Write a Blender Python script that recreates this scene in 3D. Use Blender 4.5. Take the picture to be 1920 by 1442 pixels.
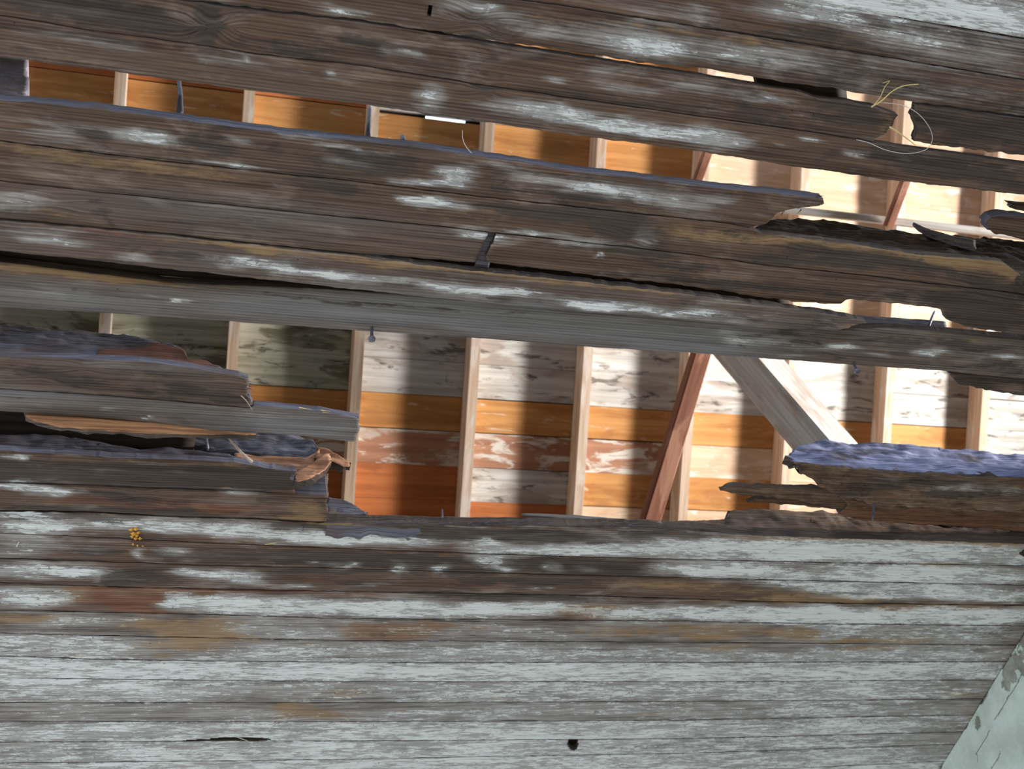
import bpy, math, random
import numpy as np
from mathutils import Matrix, Vector

# ------------------------------------------------------------------ view geometry (from the photograph's vanishing points)
F, CX, CY = 2200.0, 960.0, 721.0
CAMZ = 1.5                       # eye height
H = 2.05                         # ceiling above the eye
ZC = CAMZ + H                    # world height of the ceiling's underside

def _ray(x, y): return np.array([(x - CX) / F, -(y - CY) / F, -1.0])
_d1 = _ray(9000, 1240); _d1 /= np.linalg.norm(_d1)
_p2 = _ray(0, 4100); _d2 = _p2 - _p2.dot(_d1) * _d1; _d2 /= np.linalg.norm(_d2)
_n = np.cross(_d1, _d2)
ROT = np.array([_d1, _d2, _n])   # camera axes -> world (X along the boards, Y away, Z up)

scene = bpy.context.scene
for o in list(bpy.data.objects): bpy.data.objects.remove(o)
COL = scene.collection

cam_d = bpy.data.cameras.new('camera'); cam = bpy.data.objects.new('camera', cam_d); COL.objects.link(cam)
M4 = Matrix.Identity(4)
for i in range(3):
    for j in range(3): M4[i][j] = ROT[i][j]
M4[2][3] = CAMZ
cam.matrix_world = M4
cam_d.sensor_width = 36.0; cam_d.lens = 36.0 * F / 1920.0
cam_d.clip_start = 0.05; cam_d.clip_end = 200
cam_d.dof.use_dof = True; cam_d.dof.focus_distance = 2.55; cam_d.dof.aperture_fstop = 5.0
scene.camera = cam

# ------------------------------------------------------------------ light
world = bpy.data.worlds.new('World'); scene.world = world; world.use_nodes = True
bg = world.node_tree.nodes['Background']
bg.inputs[0].default_value = (0.68, 0.81, 1.0, 1); bg.inputs[1].default_value = 2.4

def area(name, loc, target, sx, sy, power, col):
    l = bpy.data.lights.new(name, 'AREA'); l.shape = 'RECTANGLE'; l.size = sx; l.size_y = sy
    l.energy = power; l.color = col
    o = bpy.data.objects.new(name, l); COL.objects.link(o); o.location = loc
    o.rotation_euler = (Vector(target) - Vector(loc)).to_track_quat('-Z', 'Y').to_euler()
    return o
# daylight through the gable window of the attic, off to the right
area('gable_daylight', (5.4, 1.05, ZC + 0.36), (1.2, 2.4, ZC + 1.4), 0.5, 0.5, 460, (1.0, 0.95, 0.90))

vs = scene.view_settings
vs.view_transform = 'Standard'; vs.look = 'None'; vs.exposure = 0.35; vs.gamma = 1.0; vs.use_curve_mapping = False

# ------------------------------------------------------------------ helpers
def rays(px):
    px = np.asarray(px, float).reshape(-1, 2)
    c = np.stack([(px[:, 0] - CX) / F, -(px[:, 1] - CY) / F, -np.ones(len(px))], 1)
    return c @ ROT.T
def on_ceiling(px, dz=0.0):
    w = rays(px); t = (H + dz) / w[:, 2]; return w[:, 0] * t, w[:, 1] * t
def on_upright(px, Y):           # upright plane parallel to the boards
    w = rays(px); t = Y / w[:, 1]; return w[:, 0] * t, w[:, 2] * t + CAMZ
def at(px, py, dz=0.0):          # a point in the ceiling's plane (or dz above it)
    X, Y = on_ceiling([(px, py)], dz); return Vector((X[0], Y[0], ZC + dz))
def to_px(P):
    c = (P - np.array([0, 0, CAMZ])) @ ROT
    return CX - F * c[:, 0] / c[:, 2], CY + F * c[:, 1] / c[:, 2]

def _hash(ix, iy, seed):
    h = (ix.astype(np.int64) * 374761393 + iy.astype(np.int64) * 668265263 + int(seed) * 1442695041) & 0x7fffffff
    h = ((h ^ (h >> 13)) * 1274126177) & 0x7fffffff
    return ((h ^ (h >> 16)) & 0xffff) / 65535.0
def vnoise(x, y, seed=0):
    x = np.asarray(x, float); y = np.asarray(y, float) + np.zeros_like(x)
    ix = np.floor(x); iy = np.floor(y); fx = x - ix; fy = y - iy
    fx = fx * fx * (3 - 2 * fx); fy = fy * fy * (3 - 2 * fy)
    a = _hash(ix, iy, seed); b = _hash(ix + 1, iy, seed); c = _hash(ix, iy + 1, seed); d = _hash(ix + 1, iy + 1, seed)
    return (a * (1 - fx) + b * fx) * (1 - fy) + (c * (1 - fx) + d * fx) * fy - 0.5
def fbm(x, y, seed=0, octv=4):
    s = 0; a = 1.0
    for k in range(octv):
        s = s + a * vnoise(np.asarray(x) * 2 ** k, np.asarray(y) * 2 ** k, seed + 17 * k); a *= 0.5
    return s

def tag(o, label=None, cat=None, group=None, kind=None):
    if label: o['label'] = label
    if cat: o['category'] = cat
    if group: o['group'] = group
    if kind: o['kind'] = kind
    return o
def empty(name, loc=(0, 0, 0)):
    o = bpy.data.objects.new(name, None); o.location = loc; o.empty_display_size = 0.1; COL.objects.link(o); return o
def link(name, me, parent=None):
    o = bpy.data.objects.new(name, me); COL.objects.link(o)
    if parent:
        o.parent = parent; o.matrix_parent_inverse = Matrix.Translation(-Vector(parent.location))
    return o

# ------------------------------------------------------------------ materials
def new_mat(name):
    m = bpy.data.materials.new(name); m.use_nodes = True
    nt = m.node_tree; b = nt.nodes['Principled BSDF']
    b.inputs['Specular IOR Level'].default_value = 0.2
    return m, nt, b
class G:
    """small node-graph helper"""
    def __init__(s, nt): s.nt = nt
    def n(s, t, **k):
        x = s.nt.nodes.new(t)
        for a, v in k.items(): setattr(x, a, v)
        return x
    def put(s, sock, v):
        if isinstance(v, bpy.types.NodeSocket): s.nt.links.new(v, sock)
        elif isinstance(v, (tuple, list)) and len(v) == 3 and sock.type == 'RGBA': sock.default_value = (*v, 1)
        else: sock.default_value = v
    def attr(s, name, out='Fac'):
        a = s.n('ShaderNodeAttribute'); a.attribute_name = name; return a.outputs[out]
    def m(s, op, a, b=0.0, c=0.0, clamp=False):
        x = s.n('ShaderNodeMath', operation=op); x.use_clamp = clamp
        s.put(x.inputs[0], a); s.put(x.inputs[1], b)
        if op in ('MULTIPLY_ADD',): s.put(x.inputs[2], c)
        return x.outputs[0]
    def mix(s, f, a, b, blend='MIX'):
        x = s.n('ShaderNodeMix', data_type='RGBA', blend_type=blend)
        s.put(x.inputs[0], f); s.put(x.inputs[6], a); s.put(x.inputs[7], b); return x.outputs[2]
    def step(s, v, lo, hi):
        x = s.n('ShaderNodeMapRange', interpolation_type='SMOOTHSTEP')
        s.put(x.inputs[0], v); x.inputs[1].default_value = lo; x.inputs[2].default_value = hi; return x.outputs[0]
    def sc(s, vec, k, off=(0, 0, 0)):
        x = s.n('ShaderNodeMapping'); s.put(x.inputs[0], vec); x.inputs[1].default_value = off; x.inputs[3].default_value = k; return x.outputs[0]
    def noise(s, vec, k, detail=4, rough=0.55, dist=0.0, off=(0, 0, 0)):
        x = s.n('ShaderNodeTexNoise'); s.put(x.inputs['Vector'], s.sc(vec, k, off)); x.inputs['Scale'].default_value = 1
        x.inputs['Detail'].default_value = detail; x.inputs['Roughness'].default_value = rough; x.inputs['Distortion'].default_value = dist
        return x.outputs['Fac']
    def voro(s, vec, k, feature='DISTANCE_TO_EDGE', rnd=1.0):
        x = s.n('ShaderNodeTexVoronoi', feature=feature); s.put(x.inputs['Vector'], s.sc(vec, k)); x.inputs['Scale'].default_value = 1
        x.inputs['Randomness'].default_value = rnd
        return x.outputs[0] if feature == 'DISTANCE_TO_EDGE' else x.outputs['Distance']

def board_material():
    m, nt, b = new_mat('weathered_board'); g = G(nt)
    uv = g.attr('uvw', 'Vector')
    paint, mold, ochre, red, grey, tone = (g.attr(k) for k in ('paint', 'mold', 'ochre', 'red', 'grey', 'tone'))
    g1 = g.noise(uv, (2.0, 110, 1), 4, 0.6, 0.15)
    g2 = g.noise(uv, (8, 430, 1), 3, 0.6, 0.1)
    blot = g.noise(uv, (6, 19, 1), 6, 0.62, 0.6)
    blot2 = g.noise(uv, (6.5, 21, 1), 6, 0.62, 0.9, (3.1, 7.7, 1.3))
    fl = g.noise(uv, (26, 95, 1), 6, 0.68, 0.5, (9.2, 1.4, 5))
    big = g.noise(uv, (2.5, 7, 1), 3, 0.5, 0.3, (1, 2, 9))
    fine = g.noise(uv, (90, 160, 1), 4, 0.65)
    ring = g.n('ShaderNodeTexWave', wave_type='BANDS', bands_direction='Y')
    g.put(ring.inputs['Vector'], g.sc(uv, (1.3, 90, 1))); ring.inputs['Scale'].default_value = 0.55
    ring.inputs['Distortion'].default_value = 3.5; ring.inputs['Detail'].default_value = 3; ring.inputs['Detail Scale'].default_value = 0.35
    rg = ring.outputs['Fac']
    st = lambda v, k: g.m('MULTIPLY_ADD', v, k, 0.5 - 0.5 * k)
    blot, blot2, fl, big, g1, g2 = st(blot, 1.9), st(blot2, 1.9), st(fl, 2.0), st(big, 1.8), st(g1, 1.5), st(g2, 1.5)
    streak = st(g.noise(uv, (11, 230, 1), 5, 0.65, 0.35, (2.2, 6.4, 3)), 2.0)
    grain = g.m('ADD', g.m('MULTIPLY', g1, 0.50), g.m('ADD', g.m('MULTIPLY', g2, 0.36), g.m('MULTIPLY', rg, 0.14)))
    gs = g.step(grain, 0.12, 0.90)
    wood = g.mix(gs, (0.020, 0.012, 0.008), (0.170, 0.112, 0.076))
    wood = g.mix(g.m('MULTIPLY', g.step(blot, 0.5, 0.85), 0.75), wood, g.mix(gs, (0.065, 0.046, 0.034), (0.32, 0.24, 0.185)))
    wood = g.mix(g.m('MULTIPLY', g.step(big, 0.45, 0.75), 0.40), wood, g.mix(gs, (0.055, 0.026, 0.016), (0.20, 0.11, 0.068)))
    wood = g.mix(g.m('MULTIPLY', grey, 0.85), wood, g.mix(gs, (0.08, 0.075, 0.072), (0.25, 0.24, 0.235)))
    oc = g.step(g.m('ADD', ochre, g.m('MULTIPLY', g.m('SUBTRACT', fl, 0.5), 0.8)), 0.25, 0.85)
    wood = g.mix(oc, wood, g.mix(g.m('ADD', g.m('MULTIPLY', gs, 0.6), g.m('MULTIPLY', blot2, 0.4)), (0.10, 0.056, 0.026), (0.36, 0.235, 0.125)))
    rd = g.step(g.m('ADD', red, g.m('MULTIPLY', g.m('SUBTRACT', blot, 0.5), 0.7)), 0.28, 0.8)
    wood = g.mix(rd, wood, g.mix(gs, (0.055, 0.020, 0.012), (0.22, 0.10, 0.06)))
    mo = g.step(g.m('ADD', mold, g.m('MULTIPLY', g.m('SUBTRACT', g.m('ADD', g.m('MULTIPLY', blot2, 0.65), g.m('MULTIPLY', fl, 0.35)), 0.5), 1.25)), 0.36, 0.66)
    wood = g.mix(g.m('MULTIPLY', mo, 0.80), wood, g.mix(gs, (0.016, 0.012, 0.010), (0.085, 0.067, 0.054)))
    wood = g.mix(1.0, wood, tone, 'MULTIPLY')
    # thin chalky residue of paint left in the grain
    pn = g.m('ADD', paint, g.m('MULTIPLY', g.m('SUBTRACT', g.m('ADD', g.m('MULTIPLY', blot, 0.5), g.m('MULTIPLY', streak, 0.5)), 0.5), 0.75))
    wash = g.m('MULTIPLY', g.step(pn, 0.15, 0.75), g.m('MULTIPLY_ADD', g.step(grain, 0.25, 0.7), 0.55, 0.30))
    wash = g.m('MULTIPLY', wash, g.m('MULTIPLY_ADD', mo, -0.6, 1.0))
    wood = g.mix(wash, wood, g.mix(g.m('MAXIMUM', oc, rd), (0.46, 0.45, 0.43), (0.36, 0.28, 0.19)))
    # paint flakes in long scales along the grain
    crack = g.voro(uv, (30, 120, 1))
    f = g.m('ADD', g.m('MULTIPLY', fl, 0.42), g.m('ADD', g.m('MULTIPLY', streak, 0.33), g.m('MULTIPLY', blot, 0.25)))
    f = g.m('ADD', f, g.m('MULTIPLY_ADD', paint, 0.95, -0.52))
    f = g.m('SUBTRACT', f, g.m('MULTIPLY', g.step(crack, 0.06, 0.0), 0.16))
    f = g.m('SUBTRACT', f, g.m('MULTIPLY', mo, 0.10))
    pm = g.step(f, 0.50, 0.56)
    sc1 = st(g.noise(uv, (30, 240, 1), 5, 0.68, 0.5, (4, 4, 4)), 2.0)
    sc2 = st(g.noise(uv, (9, 45, 1), 4, 0.6, 0.4, (14, 3, 4)), 2.0)
    flake = g.step(g.m('ADD', g.m('MULTIPLY_ADD', sc1, 0.6, 0.0), g.m('ADD', g.m('MULTIPLY', sc2, 0.4), g.m('MULTIPLY_ADD', paint, 0.30, -0.20))), 0.44, 0.56)
    pcol = g.mix(flake, g.mix(gs, (0.25, 0.235, 0.215), (0.44, 0.43, 0.405)), g.mix(g.step(g2, 0.2, 0.8), (0.60, 0.615, 0.59), (0.74, 0.755, 0.73)))
    pcol = g.mix(g.m('MULTIPLY', g.m('MAXIMUM', oc, rd), 0.45), pcol, (0.52, 0.44, 0.33))
    pcol = g.mix(g.m('MULTIPLY', mo, 0.25), pcol, (0.24, 0.23, 0.21))
    pm = g.m('MULTIPLY', pm, g.m('MULTIPLY_ADD', g2, 0.30, 0.78), clamp=True)
    col = g.mix(pm, wood, pcol)
    # worm holes
    wv = g.voro(uv, (17, 17, 1), 'F1')
    rnd = g.noise(uv, (7, 7, 1), 1)
    hole = g.m('MULTIPLY', g.step(wv, 0.030, 0.022), g.step(rnd, 0.52, 0.54))
    col = g.mix(hole, col, (0.008, 0.006, 0.005))
    g.put(b.inputs['Base Color'], col); b.inputs['Roughness'].default_value = 0.82
    hgt = g.m('ADD', g.m('MULTIPLY', grain, 0.8), g.m('ADD', g.m('MULTIPLY', fine, 0.25), g.m('MULTIPLY', g.m('ADD', pm, g.m('MULTIPLY', flake, pm)), 0.4)))
    bp = g.n('ShaderNodeBump'); bp.inputs['Strength'].default_value = 0.75; bp.inputs['Distance'].default_value = 0.0022
    g.put(bp.inputs['Height'], hgt); g.put(b.inputs['Normal'], bp.outputs[0])
    return m

def simple_wood(name, dark, light, kx=(3, 90, 90), spots=None, spot_amt=0.5, extra=None):
    """timber, grain along the first coordinate of 'uvw'"""
    m, nt, b = new_mat(name); g = G(nt)
    uv = g.attr('uvw', 'Vector')
    gr = g.noise(uv, kx, 5, 0.6, 0.25); bl = g.noise(uv, (4, 14, 14), 5, 0.6, 0.5, (2, 5, 1))
    col = g.mix(g.step(gr, 0.3, 0.7), dark, light)
    if spots:
        col = g.mix(g.m('MULTIPLY', g.step(bl, 0.5, 0.62), spot_amt), col, spots)
    if extra:
        bl2 = g.noise(uv, (7, 26, 26), 6, 0.65, 0.7, (8, 3, 2))
        col = g.mix(g.m('MULTIPLY', g.step(bl2, extra[1], extra[1] + 0.1), extra[2]), col, extra[0])
    g.put(b.inputs['Base Color'], col); b.inputs['Roughness'].default_value = 0.8
    bp = g.n('ShaderNodeBump'); bp.inputs['Strength'].default_value = 0.5; bp.inputs['Distance'].default_value = 0.002
    g.put(bp.inputs['Height'], gr); g.put(b.inputs['Normal'], bp.outputs[0])
    return m

MAT = {}
MAT['board'] = board_material()
MAT['side'] = simple_wood('weathered_edge', (0.048, 0.046, 0.056), (0.175, 0.170, 0.21), (6, 300, 300), (0.09, 0.06, 0.05), 0.6, ((0.42, 0.42, 0.47), 0.64, 0.5))  # weathered grey wood, with a slight blue skylight tint in the colour
MAT['blue_edge'] = simple_wood('blue_flaked_edge', (0.085, 0.095, 0.17), (0.27, 0.30, 0.46), (6, 200, 200), (0.045, 0.032, 0.03), 0.85, ((0.40, 0.42, 0.55), 0.60, 0.7))  # blue skylight on the beam's side, painted into the wood colour
MAT['brown_edge'] = simple_wood('brown_rotten_edge', (0.028, 0.020, 0.016), (0.125, 0.090, 0.068), (6, 300, 300), (0.02, 0.015, 0.012), 0.7)
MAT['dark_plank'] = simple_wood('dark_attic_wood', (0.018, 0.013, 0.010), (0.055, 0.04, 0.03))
MAT['bare'] = simple_wood('bare_sheathing', (0.47, 0.215, 0.068), (0.64, 0.33, 0.12), (1.6, 40, 1), (0.36, 0.15, 0.05), 0.55, ((0.74, 0.60, 0.45), 0.60, 0.8))
MAT['red_bare'] = simple_wood('red_bare_sheathing', (0.40, 0.125, 0.040), (0.56, 0.20, 0.070), (1.6, 40, 1), (0.30, 0.11, 0.045), 0.55, ((0.66, 0.46, 0.32), 0.66, 0.7))
MAT['peach'] = simple_wood('pale_sheathing', (0.62, 0.42, 0.28), (0.76, 0.57, 0.42), (1.6, 40, 1), (0.48, 0.29, 0.17), 0.35, ((0.84, 0.76, 0.68), 0.55, 0.8))
MAT['white'] = simple_wood('whitewashed_sheathing', (0.44, 0.42, 0.39), (0.68, 0.67, 0.64), (1.8, 50, 1), (0.30, 0.22, 0.17), 0.55, ((0.085, 0.072, 0.058), 0.55, 0.8))
MAT['mossy'] = simple_wood('mossy_sheathing', (0.28, 0.30, 0.22), (0.50, 0.50, 0.42), (1.8, 50, 1), (0.10, 0.09, 0.05), 0.8, ((0.035, 0.035, 0.025), 0.56, 0.8))
MAT['mottled'] = simple_wood('mottled_sheathing', (0.32, 0.16, 0.10), (0.46, 0.24, 0.15), (1.8, 50, 1), (0.58, 0.52, 0.46), 0.8, ((0.70, 0.66, 0.60), 0.50, 0.95))
MAT['rafter'] = simple_wood('rafter_wood', (0.46, 0.31, 0.20), (0.66, 0.52, 0.41), (2.0, 60, 60), (0.72, 0.67, 0.62), 0.6)
MAT['white_timber'] = simple_wood('whitewashed_timber', (0.48, 0.45, 0.41), (0.70, 0.68, 0.65), (2.0, 60, 60), (0.36, 0.24, 0.16), 0.5, ((0.12, 0.1, 0.09), 0.66, 0.8))
MAT['red_timber'] = simple_wood('red_brown_timber', (0.125, 0.048, 0.028), (0.21, 0.085, 0.05), (2.0, 60, 60), (0.38, 0.2, 0.13), 0.5, ((0.7, 0.62, 0.55), 0.70, 0.6))
MAT['straw'] = simple_wood('straw', (0.55, 0.42, 0.16), (0.72, 0.58, 0.27))
MAT['fresh'] = simple_wood('freshly_torn_wood', (0.30, 0.13, 0.065), (0.62, 0.36, 0.22), (8, 260, 260), (0.20, 0.08, 0.04), 0.6)
MAT['lath'] = simple_wood('orange_split_lath', (0.16, 0.065, 0.03), (0.40, 0.20, 0.09), (5, 200, 200), (0.09, 0.04, 0.02), 0.6)
MAT['splinter'] = simple_wood('grey_splinter', (0.20, 0.15, 0.12), (0.40, 0.32, 0.27), (20, 400, 400))
MAT['fungus'] = simple_wood('orange_fungus', (0.45, 0.2, 0.03), (0.7, 0.38, 0.08), (200, 200, 200))

def metal_material():
    m, nt, b = new_mat('rusty_iron'); g = G(nt)
    tc = g.n('ShaderNodeTexCoord').outputs['Object']
    nz = g.noise(tc, (300, 300, 300), 4)
    g.put(b.inputs['Base Color'], g.mix(g.step(nz, 0.4, 0.6), (0.075, 0.075, 0.10), (0.17, 0.16, 0.19)))
    b.inputs['Roughness'].default_value = 0.55; b.inputs['Metallic'].default_value = 0.5
    return m
MAT['iron'] = metal_material()

def plaster_material(name, c1, c2, dirt):
    m, nt, b = new_mat(name); g = G(nt)
    tc = g.n('ShaderNodeTexCoord').outputs['Object']
    n1 = g.noise(tc, (9, 9, 9), 6, 0.65, 0.4); n2 = g.noise(tc, (70, 70, 70), 5, 0.7); n3 = g.noise(tc, (4, 4, 4), 5, 0.6, 0.6, (3, 3, 1))
    col = g.mix(g.step(n1, 0.35, 0.65), c1, c2)
    col = g.mix(g.m('MULTIPLY', g.step(n3, 0.56, 0.66), 0.7), col, dirt)
    g.put(b.inputs['Base Color'], col); b.inputs['Roughness'].default_value = 0.9
    bp = g.n('ShaderNodeBump'); bp.inputs['Strength'].default_value = 0.6; bp.inputs['Distance'].default_value = 0.004
    g.put(bp.inputs['Height'], g.m('ADD', n2, n1)); g.put(b.inputs['Normal'], bp.outputs[0])
    return m
MAT['plaster'] = plaster_material('green_plaster', (0.33, 0.365, 0.30), (0.43, 0.47, 0.395), (0.27, 0.28, 0.22))
MAT['undercoat'] = plaster_material('old_undercoat', (0.15, 0.13, 0.10), (0.29, 0.29, 0.235), (0.07, 0.052, 0.035))
MAT['mortar'] = plaster_material('rough_mortar', (0.24, 0.22, 0.25), (0.40, 0.37, 0.42), (0.2, 0.16, 0.16))
MAT['floor'] = plaster_material('floor_sand', (0.44, 0.36, 0.25), (0.54, 0.45, 0.32), (0.34, 0.28, 0.19))

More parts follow.
